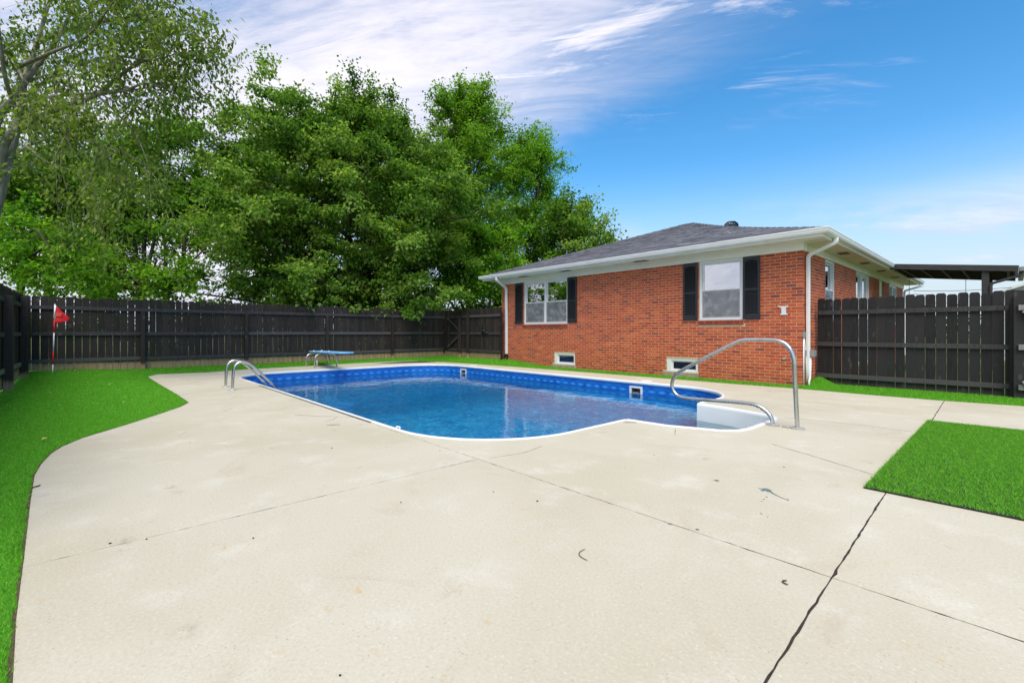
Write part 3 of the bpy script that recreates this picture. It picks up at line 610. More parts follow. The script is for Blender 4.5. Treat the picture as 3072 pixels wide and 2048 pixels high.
# return fence with the braced gate, between the back fence and the house
gf = empty('gate_fence', (-15.60, 10.46, 0)); tag(gf, 'short black fence with braced gate meeting the far house corner', 'fence')
zf = lambda x: trough(-15.6 + x, 10.4) + .02
pickets(gf, .0, .22, zf, 1.965); pickets(gf, .265, 3.56, zf, 1.975)
for x in (1.15, 1.68): post_box(gf, x, .08, 1.655 if x < 1.5 else 1.70, .10, -.13)
for a, b in ((.27, 1.10), (1.20, 1.63), (1.73, 3.54)):
    for z in (1.745, 1.10, .46): rail_box(gf, a, b, z)
def brace(parent, p0, p1, h=.07):
    L_ = math.hypot(p1[0] - p0[0], p1[1] - p0[1]); o = MB().box(0, L_, -.075, -.042, -h / 2, h / 2).build('brace', M['rail'], parent, loc=(p0[0], 0, p0[1]), bevel=.004)
    o.rotation_euler = (0, -math.atan2(p1[1] - p0[1], p1[0] - p0[0]), 0); return o
brace(gf, (.28, 1.67), (1.08, 1.18)); brace(gf, (.32, .50), (1.06, .95))
MB().box(3.545, 3.58, -.05, .02, .12, 1.78).build('jamb_board', M['fence_dark'], gf)
for z in (1.06, .42): MB().box(.10, .34, -.047, -.041, z - .02, z + .02).build('hinge', M['black'], gf)
lt = MB(); lt.tube([(2.62 + .10 * math.cos(t), -.055 - .012 * math.sin(3 * t), 1.20 + .17 * math.sin(t)) for t in np.linspace(-.5, 3.9, 26)], .012, 6); lt.tube([(2.6 + .085 * math.cos(t), -.07, 1.17 + .15 * math.sin(t)) for t in np.linspace(0, 2 * PI, 24)], .011, 6)
lt.box(2.52, 2.86, -.085, -.045, 1.045, 1.115); lt.box(2.60, 2.70, -.10, -.045, 1.10, 1.20)
tag(lt.build('cable_hanger', M['black'], None, True, (-15.60, 10.46, 0)), 'black hook with a coiled cable hung on the gate fence', 'hanger')
# right fence beside the house, and the gate ajar next to it
rf = empty('wooden_fence', (-2.885, 11.60, 0)); tag(rf, 'black picket fence between the brick house and the right edge', 'fence')
zr = lambda x: trough(-2.885 + x, 11.5) * .6 - .02
pickets(rf, .02, 2.94, zr, 1.815, PKD, .1465)
post_box(rf, 2.90, -.08, 1.60, .095, -.12, 'fence_dark'); MB().box(-.035, .035, -.02, .017, 0, 1.74).build('post', M['fence_dark'], rf, loc=(2.925, 0, -.02))
for z in (1.565, .895, .22): rail_box(rf, .03, 2.852, z)
rg_ = empty('fence_gate', (1.155, 11.66, 0), R(180 + 14)); tag(rg_, 'weathered grey gate leaf standing ajar at the right edge of the frame', 'gate')
# leaf runs from its hinge at the right towards the latch post; local +y faces the yard
for i in range(8):
    o = link('picket', PKD, None, rg_, (.08 + i * .1465, -.02, -.02)); o.scale = (1, 1, 1.83 / 1.84)
for z in (1.56, .90, .23): MB().box(.0, 1.13, .0, .045, z - .09, z).build('rail', M['gate_grey'], rg_, bevel=.004)
for p0, p1 in (((1.08, 1.47), (.1, .93)), ((.10, .80), (1.08, .25))):
    L_ = math.hypot(p1[0] - p0[0], p1[1] - p0[1]); o = MB().box(0, L_, .046, .082, -.04, .04).build('brace', M['gate_grey'], rg_, loc=(p0[0], 0, p0[1])); o.rotation_euler = (0, -math.atan2(p1[1] - p0[1], p1[0] - p0[0]), 0)
MB().box(-.06, .06, -.06, .06, -.1, 1.75).build('hinge_post', M['fence_dark'], rg_, loc=(-.08, 0, 0))

# ------------------------------------------------------------------ the brick house
EYE = Vector((0, 0, CAM_H))
house = empty('brick_house', (-7.6, 17.1, 0)); tag(house, 'red brick ranch house with hip roof and black shutters', 'house')
HI = Matrix.Translation((7.6, -17.1, 0))
def hp(mb, name, mat, parent=None, smooth=False, bevel=0.0):
    """build a part of the house from world coordinates"""
    o = mb.build(name, mat, parent or house, smooth, bevel=bevel)
    if not parent: o.location = (7.6, -17.1, 0)
    return o
def hempty(name, parent=None):
    e = empty(name, parent=parent or house)
    if not parent: e.location = (7.6, -17.1, 0)
    return e
wall = hempty('wall')
ZT = 2.79; ZB = -.20; MODH = .0677; MODL = .2032; YE = 23.55
OPF = [(-11.19, -9.24, 1.36, 2.8), (-5.09, -4.08, 1.383, 2.8), (-9.80, -8.96, .10, .445), (-5.94, -5.12, .115, .44)]
SILLF = [(-11.24, -9.23, 1.25, 1.36), (-5.11, -4.06, 1.283, 1.383), (-9.88, -8.94, -.01, .10), (-6.04, -5.10, -.01, .115)]
OPS = [(12.46, 13.26, 1.39, 2.8), (15.54, 17.25, .2, 2.8), (18.81, 19.30, .2, 2.8), (20.63, 22.12, 1.39, 2.8)]
def cells(lo, hi, ops):
    xs = sorted({lo, hi, *[o[0] for o in ops], *[o[1] for o in ops]}); zs = sorted({ZB, ZT, *[o[2] for o in ops], *[min(o[3], ZT) for o in ops]})
    for a, b in zip(xs, xs[1:]):
        for c, d in zip(zs, zs[1:]):
            m_ = ((a + b) / 2, (c + d) / 2)
            if not any(o[0] < m_[0] < o[1] and o[2] < m_[1] < o[3] for o in ops): yield a, b, c, d
core = MB()
for a, b, c, d in cells(XL + .003, XR - .0032, OPF): core.box(a, b, YW + .0032, YW + .11, c, d)
for a, b, c, d in cells(YW + .111, YE, OPS): core.box(XR - .11, XR - .0032, a, b, c, d)
core.box(XL + .006, XL + .11, YW + .112, YE, ZB, ZT); core.box(XL + .112, XR - .112, YE - .1, YE - .001, ZB, ZT)
hp(core, 'mortar_core', M['mortar'], wall)
pieces = []      # (x0,x1,y0,y1,z0,z1, facing)
def courses(lo, hi, ops, face):
    J = .0118; k_ = 0; z1 = ZT
    while z1 > ZB:
        z0 = z1 - MODH; off = (0 if k_ % 2 else .5) if face == 'F' else (.5 if k_ % 2 else 0)
        # start at the near corner
        a = hi if face == 'F' else lo; sgn = -1 if face == 'F' else 1; n = 0; first = MODL * (.5 if off else 1)
        pos = 0.0; total = hi - lo
        while pos < total - 1e-6:
            ln = first if n == 0 else MODL; e = min(pos + ln, total)
            s0, s1 = (hi - e, hi - pos) if face == 'F' else (lo + pos, lo + e); n += 1; pos = e
            segs = [(s0 + J / 2, s1 - J / 2 if not (face == 'F' and n == 1) else s1)]
            zc0, zc1 = z0 + J / 2, z1 - J / 2
            for o in ops:
                if zc1 > o[2] + .004 and zc0 < o[3] - .004:
                    new = []
                    for p, q_ in segs:
                        if q_ <= o[0] or p >= o[1]: new.append((p, q_)); continue
                        if p < o[0] - .02: new.append((p, o[0] - .003))
                        if q_ > o[1] + .02: new.append((o[1] + .003, q_))
                    segs = new
            for p, q_ in segs:
                if q_ - p > .02: pieces.append((p, q_, zc0, zc1, face))
        z1 = z0; k_ += 1
courses(XL, XR, OPF + SILLF, 'F'); courses(YW + .098, YE, OPS, 'S')
TONES = [(.53, .098, .034), (.57, .115, .040), (.45, .078, .032), (.61, .14, .048), (.38, .072, .040), (.54, .095, .034), (.28, .060, .042)]
TW = [5, 5, 4, 3, 2, 5, 1]
def unit_brick(col):
    mb = MB().box(-.5, .5, -.5, .5, -.5, .5); me = mb.mesh('brick'); at = me.color_attributes.new('tint', 'FLOAT_COLOR', 'POINT')
    for d_ in at.data: d_.color = (*col, 1)
    me.materials.append(M['brick']); return me
UB = [unit_brick(c) for c in TONES]
def bkey(p):
    c = Vector(((p[0] + p[1]) / 2, YW, (p[2] + p[3]) / 2)) if p[4] == 'F' else Vector((XR, (p[0] + p[1]) / 2, (p[2] + p[3]) / 2))
    vis = 1.0
    if p[4] == 'S': vis = .45 if (p[2] > 1.82 or p[0] < 11.5) else .02
    if p[2] < .0: vis = .05
    d_ = (c - EYE).length; return vis * (p[1] - p[0]) / d_ ** 2
pieces.sort(key=bkey, reverse=True)
rs_ = random.Random(5); rest = MB(); rest_c = []
HN = 17.1
for n, p in enumerate(pieces):
    col = rs_.choices(range(7), TW)[0]; pr = rs_.uniform(-.0012, .0018)
    if p[4] == 'F': x0, x1, y0, y1 = p[0], p[1], YW - pr, YW + .09
    else: x0, x1, y0, y1 = XR - .09, XR + pr, p[0], p[1]
    z0, z1 = p[2], p[3]
    if n < 300:
        o = link('brick', UB[col], None, wall, ((x0 + x1) / 2, (y0 + y1) / 2, (z0 + z1) / 2)); o.scale = (x1 - x0, y1 - y0, z1 - z0); o.rotation_euler = (0, rs_.uniform(-.004, .004) if p[4] == 'F' else 0, 0)
    else:
        rest.box(x0, x1, y0, y1, z0, z1); c = Vector(TONES[col]) * rs_.uniform(.88, 1.12); rest_c += [tuple(c)] * 8
bm_me = rest.mesh('brickwork'); at = bm_me.color_attributes.new('tint', 'FLOAT_COLOR', 'POINT')
at.data.foreach_set('color', np.concatenate([np.array(rest_c, dtype=np.float32), np.ones((len(rest_c), 1), dtype=np.float32)], 1).ravel())
bw_ = link('brickwork', bm_me, M['brick'], wall); bw_['kind'] = 'stuff'
# trim above the wall
fz = hempty('frieze_board')
hp(MB().box(XL - .02, XR + .035, YW - .035, YW + .05, ZT + .002, 2.985), 'front_board', M['trim'], fz, bevel=.003); hp(MB().box(XR - .05, XR + .033, YW + .052, YE, ZT + .002, 2.985), 'side_board', M['trim'], fz, bevel=.003)
EX0, EX1, EY0, EY1, EZ = -12.91, -2.42, 10.24, 24.0, 3.095
sf = hempty('soffit')
x = EX0 + .06; i = 0
while x < EX1 - .06:
    x2 = min(x + .405, EX1 - .06); hp(MB().box(x, x2 - .004, EY0 + .062, YW - .036, 2.962, 2.975), 'soffit_panel', M['soffit'], sf); x = x2
y = YW + .03
while y < EY1 - .1:
    y2 = min(y + 1.22, EY1 - .06); hp(MB().box(XR + .034, EX1 - .062, y, y2 - .004, 2.962, 2.975), 'soffit_panel', M['soffit'], sf); y = y2
hp(MB().box(EX0 + .06, XL - .021, YW - .035, EY1 - .06, 2.962, 2.975), 'soffit_panel', M['soffit'], sf)
M['soffit_vent'] = simple('soffit_vent', (0.20, 0.155, 0.10), (0.13, 0.10, 0.07), 20, .7)
for vx in (-11.0, -9.15, -6.55): hp(MB().box(vx - .19, vx + .19, 10.40, 10.60, 2.955, 2.9615), 'soffit_vent', M['soffit_vent'], sf)
for vy in (13.0, 15.3, 17.6, 20.0): hp(MB().box(-2.78, -2.58, vy - .19, vy + .19, 2.955, 2.9615), 'soffit_vent', M['soffit_vent'], sf)
fa = hempty('fascia'); hp(MB().box(EX0 + .02, EX1 - .02, EY0 + .02, EY0 + .06, 2.945, 3.075), 'fascia_board', M['white'], fa, bevel=.003)
hp(MB().box(EX1 - .06, EX1 - .021, EY0 + .062, EY1, 2.945, 3.073), 'fascia_board', M['white'], fa, bevel=.003); hp(MB().box(EX0 + .021, EX0 + .06, EY0 + .062, EY1, 2.945, 3.073), 'fascia_board', M['white'], fa)
# gutters: an ogee profile swept round the front and right eaves
gp = [(0.018, 3.094), (.0, 3.096), (-.104, 3.100), (-.106, 3.080), (-.096, 3.066), (-.090, 3.030), (-.072, 2.996), (.016, 2.992)]   # (offset outwards negative, z)
gt = MB(); path = [(EX0 - .03, EY0), (EX1, EY0), (EX1, EY1)]; nP = len(gp)
for d_, z in gp: gt.v.append((EX0 - .05, EY0 + d_, z))
for d_, z in gp: gt.v.append((EX1 - d_, EY0 + d_, z))
for d_, z in gp: gt.v.append((EX1 - d_, 17.25, z))
for s_ in range(2): gt.f += [(s_ * nP + k, s_ * nP + (k + 1) % nP, (s_ + 1) * nP + (k + 1) % nP, (s_ + 1) * nP + k) for k in range(nP)]
gt.f += [tuple(range(nP)), tuple(range(2 * nP, 3 * nP))[::-1]]
hp(gt, 'gutter', M['white']); g2 = MB()
for yy in (20.75, 24.05):
    for d_, z in gp: g2.v.append((EX1 - d_, yy, z))
g2.f = [(k, (k + 1) % nP, nP + (k + 1) % nP, nP + k) for k in range(nP)] + [tuple(range(nP)), tuple(range(nP, 2 * nP))[::-1]]; hp(g2, 'gutter', M['white'])
def flat_tube(pts, w, d): mb = MB(); mb.tube(pts, w / 2 * 1.2, 4); return mb
def square_pipe(pts, a=.04, b=.028):
    mb = MB(); pts = [Vector(p) for p in pts]; m_ = len(pts)
    for i in range(m_):
        t = (pts[min(i + 1, m_ - 1)] - pts[max(i - 1, 0)]).normalized(); sx = Vector((0, 1, 0)) if abs(t.y) < .7 else Vector((1, 0, 0))
        if PIPE_AX == 'X': sx = Vector((1, 0, 0))
        n2 = t.cross(sx).normalized(); sx = n2.cross(t).normalized()
        mb.v += [tuple(pts[i] + sx * a * u_ + n2 * b * v_) for u_, v_ in ((-1, -.7), (-.7, -1), (.7, -1), (1, -.7), (1, .7), (.7, 1), (-.7, 1), (-1, .7))]
    for i in range(m_ - 1): mb.f += [(i * 8 + k, i * 8 + (k + 1) % 8, i * 8 + 8 + (k + 1) % 8, i * 8 + 8 + k) for k in range(8)]
    mb.f += [tuple(range(8))[::-1], tuple((m_ - 1) * 8 + k for k in range(8))]; return mb
PIPE_AX = 'Y'
hp(square_pipe(fillet([(EX1 + .045, 10.93, 3.0), (EX1 + .045, 10.93, 2.90), (XR + .05, 10.95, 2.70), (XR + .05, 10.95, .28), (XR + .055, 10.98, .12)], .07, 5), .046, .034), 'downspout', M['white'], smooth=False)
PIPE_AX = 'X'
ds = hempty('downspout'); hp(square_pipe(fillet([(-12.02, EY0 - .04, 3.0), (-12.02, EY0 - .04, 2.90), (-12.05, YW - .05, 2.66), (-12.05, YW - .05, .33)], .07, 5), .052, .036), 'pipe', M['white'], ds)
hp(square_pipe(fillet([(-12.05, YW - .05, .34), (-12.05, YW - .05, .22), (-12.05, YW - .13, .10)], .04, 4), .06, .045), 'elbow', M['black'], ds)
PIPE_AX = 'Y'; hp(square_pipe(fillet([(EX1 + .05, 23.9, 3.0), (EX1 + .05, 23.9, 2.92), (XR + .05, 23.5, 2.72), (XR + .05, 23.45, .2)], .07, 5), .045, .034), 'downspout', M['white'])
# roof
PX, PY0, PY1, PZ = -7.665, 15.46, 18.75, 4.95
rise = (PZ - EZ) / (PY0 - EY0)
def sag(x, y):
    """the right hip sags a little between ridge and corner"""
    d_ = y - EY0; hx = EX1 - d_; f = d_ / (PY0 - EY0); return -.075 * math.sin(PI * max(0, min(1, f))) * math.exp(-((x - hx) / 1.3) ** 2)
roof = hempty('roof'); rb = MB(); NS = 14
ec = [(EX0, EY0, EZ), (EX1, EY0, EZ), (EX1, EY1, EZ), (EX0, EY1, EZ), (PX, PY0, PZ), (PX, PY1, PZ)]
hip = [(EX1 + (PX - EX1) * i / NS, EY0 + (PY0 - EY0) * i / NS) for i in range(NS + 1)]; hipL = [(EX0 + (PX - EX0) * i / NS, EY0 + (PY0 - EY0) * i / NS) for i in range(NS + 1)]
rows = []
for i in range(NS + 1):
    z = EZ + (PZ - EZ) * i / NS; row = []
    for j in range(13): x = hipL[i][0] + (hip[i][0] - hipL[i][0]) * j / 12; row.append(len(rb.v)); rb.v.append((x, hip[i][1], z + sag(x, hip[i][1])))
    rows.append(row)
for i in range(NS): rb.f += [(rows[i][j], rows[i][j + 1], rows[i + 1][j + 1], rows[i + 1][j]) for j in range(12)]
b0 = len(rb.v); rb.v += [(EX1, EY1, EZ), (EX0, EY1, EZ), (PX, PY1, PZ), (PX, PY0, PZ)]
rb.f += [tuple([rows[i][12] for i in range(NS + 1)] + [b0 + 2, b0])[::-1], tuple([rows[i][0] for i in range(NS + 1)] + [b0 + 2, b0 + 1]), (b0, b0 + 1, b0 + 2)]
hp(rb, 'roof_deck', M['roof'], roof)
hp(MB().box(EX0, EX1, EY0 - .012, EY0 - .002, EZ - .03, EZ + .006), 'drip_edge', M['roof'], roof)
tabs = []; sl = math.hypot(PY0 - EY0, PZ - EZ); exp_ = .138; nrow = int(sl / exp_); rs_ = random.Random(9)
ang = math.atan2(PZ - EZ, PY0 - EY0)
for r_ in range(nrow):
    d_ = r_ * exp_ * math.cos(ang); xa, xb = EX0 + d_ - .01, EX1 - d_ + .01; x = xa + rs_.uniform(-.2, 0)
    while x < xb:
        w = rs_.uniform(.16, .40); a, b = max(x, xa), min(x + w, xb); x += w
        if b - a > .03: tabs.append((a, b, r_, rs_.uniform(.004, .013), rs_.random()))
tabs.sort(key=lambda t: -(t[1] - t[0]) / ((Vector(((t[0] + t[1]) / 2, EY0 + t[2] * exp_, 3.1)) - EYE).length ** 2))
SHT = [(.120, .124, .142), (.158, .162, .182), (.088, .091, .105), (.19, .195, .215)]
def tab_mesh(col):
    mb = MB(); mb.v = [(-.5, 0, -.004), (.5, 0, -.004), (.5, 1, -.004), (-.5, 1, -.004), (-.5, 0, 1), (.5, 0, 1), (.5, 1, .05), (-.5, 1, .05)]
    mb.f = [(0, 3, 2, 1), (4, 5, 6, 7), (0, 1, 5, 4), (1, 2, 6, 5), (2, 3, 7, 6), (3, 0, 4, 7)]; me = mb.mesh('shingle'); at = me.color_attributes.new('tint', 'FLOAT_COLOR', 'POINT')
    for q_ in at.data: q_.color = (*col, 1)
    me.materials.append(M['shingle']); return me
TM = [tab_mesh(c) for c in SHT]; trest = MB(); tcol = []
for n, (a, b, r_, th, q_) in enumerate(tabs):
    s0 = r_ * exp_ - .012; y0_ = EY0 + s0 * math.cos(ang); cx = (a + b) / 2; z0_ = EZ + s0 * math.sin(ang) + sag(cx, y0_ + .08) + .003
    ci = 0 if q_ < .45 else 1 if q_ < .75 else 2 if q_ < .92 else 3; Mx = Matrix.Translation((cx, y0_, z0_)) @ Matrix.Rotation(ang, 4, 'X') @ Matrix.Diagonal((b - a - .004, exp_ + .035, th, 1))
    if n < 300: o = link('shingle', TM[ci], None, roof); o.matrix_local = Mx
    else:
        base = len(trest.v); vs0 = [(-.5, 0, -.004), (.5, 0, -.004), (.5, 1, -.004), (-.5, 1, -.004), (-.5, 0, 1), (.5, 0, 1), (.5, 1, .05), (-.5, 1, .05)]
        trest.add([Mx @ Vector(p) for p in vs0], [(4, 5, 6, 7), (0, 1, 5, 4), (1, 2, 6, 5), (3, 0, 4, 7)]); tcol += [SHT[ci]] * 8
tm = trest.mesh('shingles'); at = tm.color_attributes.new('tint', 'FLOAT_COLOR', 'POINT'); at.data.foreach_set('color', np.concatenate([np.array(tcol, dtype=np.float32), np.ones((len(tcol), 1), dtype=np.float32)], 1).ravel())
o = link('shingles', tm, M['shingle'], roof); o['kind'] = 'stuff'
for side, e0 in ((1, (EX1, EY0, EZ)), (-1, (EX0, EY0, EZ))):
    A_ = Vector(e0); B2 = Vector((PX, PY0, PZ)); Lh = (B2 - A_).length; nn = int(Lh / .30); dirv = (B2 - A_).normalized()
    for i in range(nn):
        c0 = A_ + dirv * (i * .30); c1 = A_ + dirv * (i * .30 + .33); mb = MB(); wv = .11
        for c, up in ((c0, .030), (c1, .014)):
            dzs = sag(c.x, c.y) if side > 0 else 0
            mb.v += [(c.x - side * wv * .9, c.y - wv * .25, c.z - .012 + dzs), (c.x, c.y, c.z + up + dzs), (c.x + side * wv * .25, c.y + wv * .9, c.z - .012 + dzs)]
        mb.f = [(0, 1, 4, 3), (1, 2, 5, 4), (0, 2, 1), (3, 4, 5)]; hp(mb, 'ridge_cap', M['roof'], roof)
tv = hempty('roof_turbine', roof); bx, by = -6.55, 16.2; bz = EZ + (EX1 - bx) * rise - .15
hp(MB().lathe([(.15, 0), (.15, .22)], (bx, by, bz), 20), 'turbine_base', M['vent'], tv, True)
for k_ in range(22):
    mb = MB(); a0 = 2 * PI * k_ / 22; prev = []
    for s_ in range(9):
        t = s_ / 8; ph = -PI / 2 + PI * (.12 + .76 * t); rr = .235 * math.cos(ph) ** .7; zz = bz + .22 + .14 + .145 * math.sin(ph); tw = a0 + .35 * t
        for da, rad_ in ((0, rr), (.20, rr * .93)): mb.v.append((bx + rad_ * math.cos(tw + da), by + rad_ * math.sin(tw + da), zz))
    mb.f = [(2 * s_, 2 * s_ + 1, 2 * s_ + 3, 2 * s_ + 2) for s_ in range(8)]; hp(mb, 'fin', M['vent'], tv)
hp(MB().lathe([(.16, 0), (.12, .015), (.02, .03)], (bx, by, bz + .49), 20), 'turbine_cap', M['vent'], tv, True)

# windows
def sash(w, x0, x1, z0, z1, yf, fr=.038, pane='upper', axis='F'):
    f = MB(); y1 = yf + .03
    def bx_(a, b, c, d, ya=yf, yb=y1):
        if axis == 'F': f.box(a, b, ya, yb, c, d)
        else: f.box(-yb, -ya, a, b, c, d)
    bx_(x0, x1, z1 - fr, z1); bx_(x0, x1, z0, z0 + fr); bx_(x0, x0 + fr, z0 + fr, z1 - fr, yf + .0006, y1); bx_(x1 - fr, x1, z0 + fr, z1 - fr, yf + .0006, y1)
    hp(f, 'sash', M['vinyl'], w, bevel=.003)
    p = MB()
    if axis == 'F': p.box(x0 + fr, x1 - fr, yf + .014, yf + .018, z0 + fr, z1 - fr)
    else: p.box(-yf - .018, -yf - .014, x0 + fr, x1 - fr, z0 + fr, z1 - fr)
    hp(p, 'pane', M['pane'], w)
def window(x0, x1, z0, z1, units, face='F'):
    w = hempty('window'); yb = YW if face == 'F' else -XR; f = MB(); fw = .055; ft = .05; d0, d1 = yb + .012, yb + .10
    def bx_(mb, a, b, c, d, ya, yb_):
        if face == 'F': mb.box(a, b, ya, yb_, c, d)
        else: mb.box(-yb_, -ya, a, b, c, d)
    g = .004; x0 += g; x1 -= g; z0 += g
    bx_(f, x0, x1, z1 - ft, z1 - .002, d0, d1); bx_(f, x0, x1, z0, z0 + fw, d0, d1); bx_(f, x0, x0 + fw, z0 + fw, z1 - ft, d0 + .0006, d1); bx_(f, x1 - fw, x1, z0 + fw, z1 - ft, d0 + .0006, d1)
    n = len(units); hp(f, 'frame', M['vinyl'], w, bevel=.004)
    step = (x1 - x0 - 2 * fw) / n; mw = .075
    for i in range(n):
        a = x0 + fw + i * step + (mw / 2 if i else 0); b = x0 + fw + (i + 1) * step - (mw / 2 if i < n - 1 else 0); zm = (z0 + fw + z1 - ft) / 2 + .0
        a += .002; b -= .002
        sash(w, a, b, zm - .02, z1 - ft - .002, yb + .055, .036, axis=face); sash(w, a, b, z0 + fw + .002, zm + .018, yb + .022, .042, axis=face)
        sm = MB(); bx_(sm, a + .012, b - .012, z0 + fw + .012, zm - .004, yb + .0135, yb + .0145); hp(sm, 'screen', M['screen'], w)
        if i < n - 1: mm = MB(); bx_(mm, b + .002, b + mw - .002, z0 + fw, z1 - ft, d0 + .004, d1 - .001); hp(mm, 'mullion', M['vinyl'], w, bevel=.004)
        for q_ in (.28, .72):
            lk = MB(); xl = a + (b - a) * q_; bx_(lk, xl - .03, xl + .03, zm + .018, zm + .032, yb + .024, yb + .05); hp(lk, 'sash_lock', M['vinyl'], w)
    c = MB(); bx_(c, x0, x1, (z0 + z1) / 2 - .02, z1, yb + .25, yb + .252); hp(c, 'curtain', M[units[0]], w)
    b_ = MB(); bx_(b_, x0 - .3, x1 + .3, z0 - .3, z1 + .15, yb + .9, yb + .91); hp(b_, 'room_back', M['dark'], w)
    return w
w1 = window(-11.19, -9.24, 1.36, ZT, ['dark', 'dark']); w2 = window(-5.09, -4.08, 1.383, ZT, ['curtain'])
window(12.46, 13.26, 1.39, ZT, ['curtain'], 'S'); window(15.54, 17.25, .2, ZT, ['curtain', 'curtain'], 'S'); window(20.63, 22.12, 1.39, ZT, ['curtain', 'curtain'], 'S')
hp(MB().box(XR - .08, XR - .012, 18.82, 19.29, .2, ZT), 'white_panel', M['trim'])
for w, (sx0, sx1, sz0, sz1) in ((w1, SILLF[0]), (w2, SILLF[1])):     # rowlock brick sills
    x = sx0; rb_ = MB().box(sx0 + .002, sx1 - .002, YW - .012, YW + .07, sz0 + .003, sz1 - .012); hp(rb_, 'sill_mortar', M['mortar'], w)
    while x < sx1 - .03:
        x2 = min(x + .0677, sx1); o = link('brick', UB[rs_.choice((2, 4, 6, 6, 4))], None, w, ((x + x2) / 2, YW + .02, (sz0 + sz1) / 2)); o.scale = (x2 - x - .010, .10, sz1 - sz0 - .008); o.rotation_euler = (R(7), 0, 0); x = x2
for (x0, x1, z0, z1), (sx0, sx1, sz0, sz1) in zip(OPF[2:], SILLF[2:]):
    w = hempty('basement_window'); f = MB(); yb = YW + .01
    f.box(x0 + .004, x1 - .004, yb, yb + .09, z1 - .045, z1 - .004); f.box(x0 + .004, x1 - .004, yb, yb + .09, z0, z0 + .035); f.box(x0 + .004, x0 + .12, yb + .001, yb + .09, z0 + .035, z1 - .045); f.box(x1 - .055, x1 - .004, yb + .001, yb + .09, z0 + .035, z1 - .045); hp(f, 'frame', M['white'], w, bevel=.005)
    f = MB(); a, b, c, d = x0 + .122, x1 - .057, z0 + .037, z1 - .047; f.box(a, b, yb + .03, yb + .055, d - .03, d); f.box(a, b, yb + .03, yb + .055, c, c + .035); f.box(a, a + .04, yb + .031, yb + .055, c + .035, d - .03); f.box(b - .02, b, yb + .031, yb + .055, c + .035, d - .03); hp(f, 'sash', M['vinyl'], w, bevel=.003)
    hp(MB().box(a + .04, b - .02, yb + .045, yb + .049, c + .035, d - .03), 'pane', M['pane_dusty'], w); hp(MB().box(x0, x1, yb + .10, yb + .11, z0 - .05, z1 + .05), 'room_back', M['grey_room'], w)
    mb = MB(); mb.box(sx0, sx1, YW - .045, YW + .08, sz0 - .02, sz1 - .003); so = hp(mb, 'stone_sill', M['stone'], w, bevel=.012)
# shutters with every louvre
def shutter(x0, x1, z0, z1):
    s_ = hempty('shutter'); fw = .045; f = MB(); ya, yb = YW - .034, YW - .003
    zm = z0 + (z1 - z0) * .475
    f.box(x0, x0 + fw, ya, yb, z0, z1); f.box(x1 - fw, x1, ya, yb, z0, z1); f.box(x0 + fw, x1 - fw, ya + .001, yb, z0, z0 + .115); f.box(x0 + fw, x1 - fw, ya + .001, yb, z1 - .075, z1); f.box(x0 + fw, x1 - fw, ya + .001, yb, zm - .022, zm + .022)
    mb = MB(); n = 10; a, b = x0 + fw, x1 - fw         # arched underside of the top rail
    top = [(a + (b - a) * i / n, z1 - .076 - .045 * (2 * i / n - 1) ** 2) for i in range(n + 1)]
    for i in range(n):
        (p, zp), (q_, zq) = top[i], top[i + 1]; mb.add([(p, ya + .001, zp), (q_, ya + .001, zq), (q_, ya + .001, z1 - .07), (p, ya + .001, z1 - .07), (p, yb, zp), (q_, yb, zq), (q_, yb, z1 - .07), (p, yb, z1 - .07)], [(0, 1, 2, 3), (0, 4, 5, 1)])
    f.add(mb.v, mb.f); hp(f, 'shutter_frame', M['shutter'], s_, bevel=.003); hp(MB().box(x0 + fw, x1 - fw, yb - .004, yb, z0 + .1, z1 - .07), 'backing', M['shutter'], s_)
    for za, zb in ((z0 + .115, zm - .022), (zm + .022, z1 - .08)):
        n = int((zb - za) / .0285)
        for i in range(n):
            zc = za + (i + .5) * (zb - za) / n; o = link('slat', SLAT, None, s_, ((x0 + x1) / 2, YW - .018, zc)); o.scale = (x1 - x0 - 2 * fw - .002, 1, 1)
sm_ = MB(); sm_.v = [(-.5, -.013, -.012), (.5, -.013, -.012), (.5, -.0105, -.0155), (-.5, -.0105, -.0155), (-.5, .0105, .015), (.5, .0105, .015), (.5, .013, .0115), (-.5, .013, .0115)]
sm_.f = [(0, 1, 5, 4), (3, 7, 6, 2), (0, 3, 2, 1), (4, 5, 6, 7), (0, 4, 7, 3), (1, 2, 6, 5)]; SLAT = sm_.mesh('slat'); SLAT.materials.append(M['shutter'])
for a, b in ((-11.62, -11.25), (-9.24, -8.88), (-5.485, -5.125), (-4.075, -3.72)): shutter(a, b, 1.395, 2.785)
# small fittings on the wall
hb = MB(); hb.box(-3.335, -3.175, YW - .022, YW - .002, 1.62, 1.655); hb.box(-3.30, -3.21, YW - .02, YW - .0025, 1.485, 1.62); hb.box(-3.325, -3.18, YW - .022, YW - .002, 1.47, 1.49); hb.tube([(-3.33, YW - .015, 1.65), (-3.345, YW - .07, 1.66)], .012, 6); hb.tube([(-3.18, YW - .015, 1.65), (-3.165, YW - .07, 1.66)], .012, 6)
hp(hb, 'hose_bracket', M['vinyl'], bevel=.004)
hp(MB().lathe([(.030, 0), (.030, .008), (.012, .012), (.012, .05), (.018, .055), (.018, .07)], (-3.255, YW - .002, .54), 12, Matrix.Rotation(R(90), 3, 'X')), 'wall_spigot', M['grey'], smooth=True)
el = hempty('conduit'); hp(MB().tube([(XR + .018, 10.77, -.05), (XR + .018, 10.77, 1.0)], .014, 8), 'conduit_pipe', M['vinyl'], el, True); hp(MB().box(XR + .002, XR + .05, 10.735, 10.82, 1.0, 1.11), 'junction_box', M['grey'], el, bevel=.004)
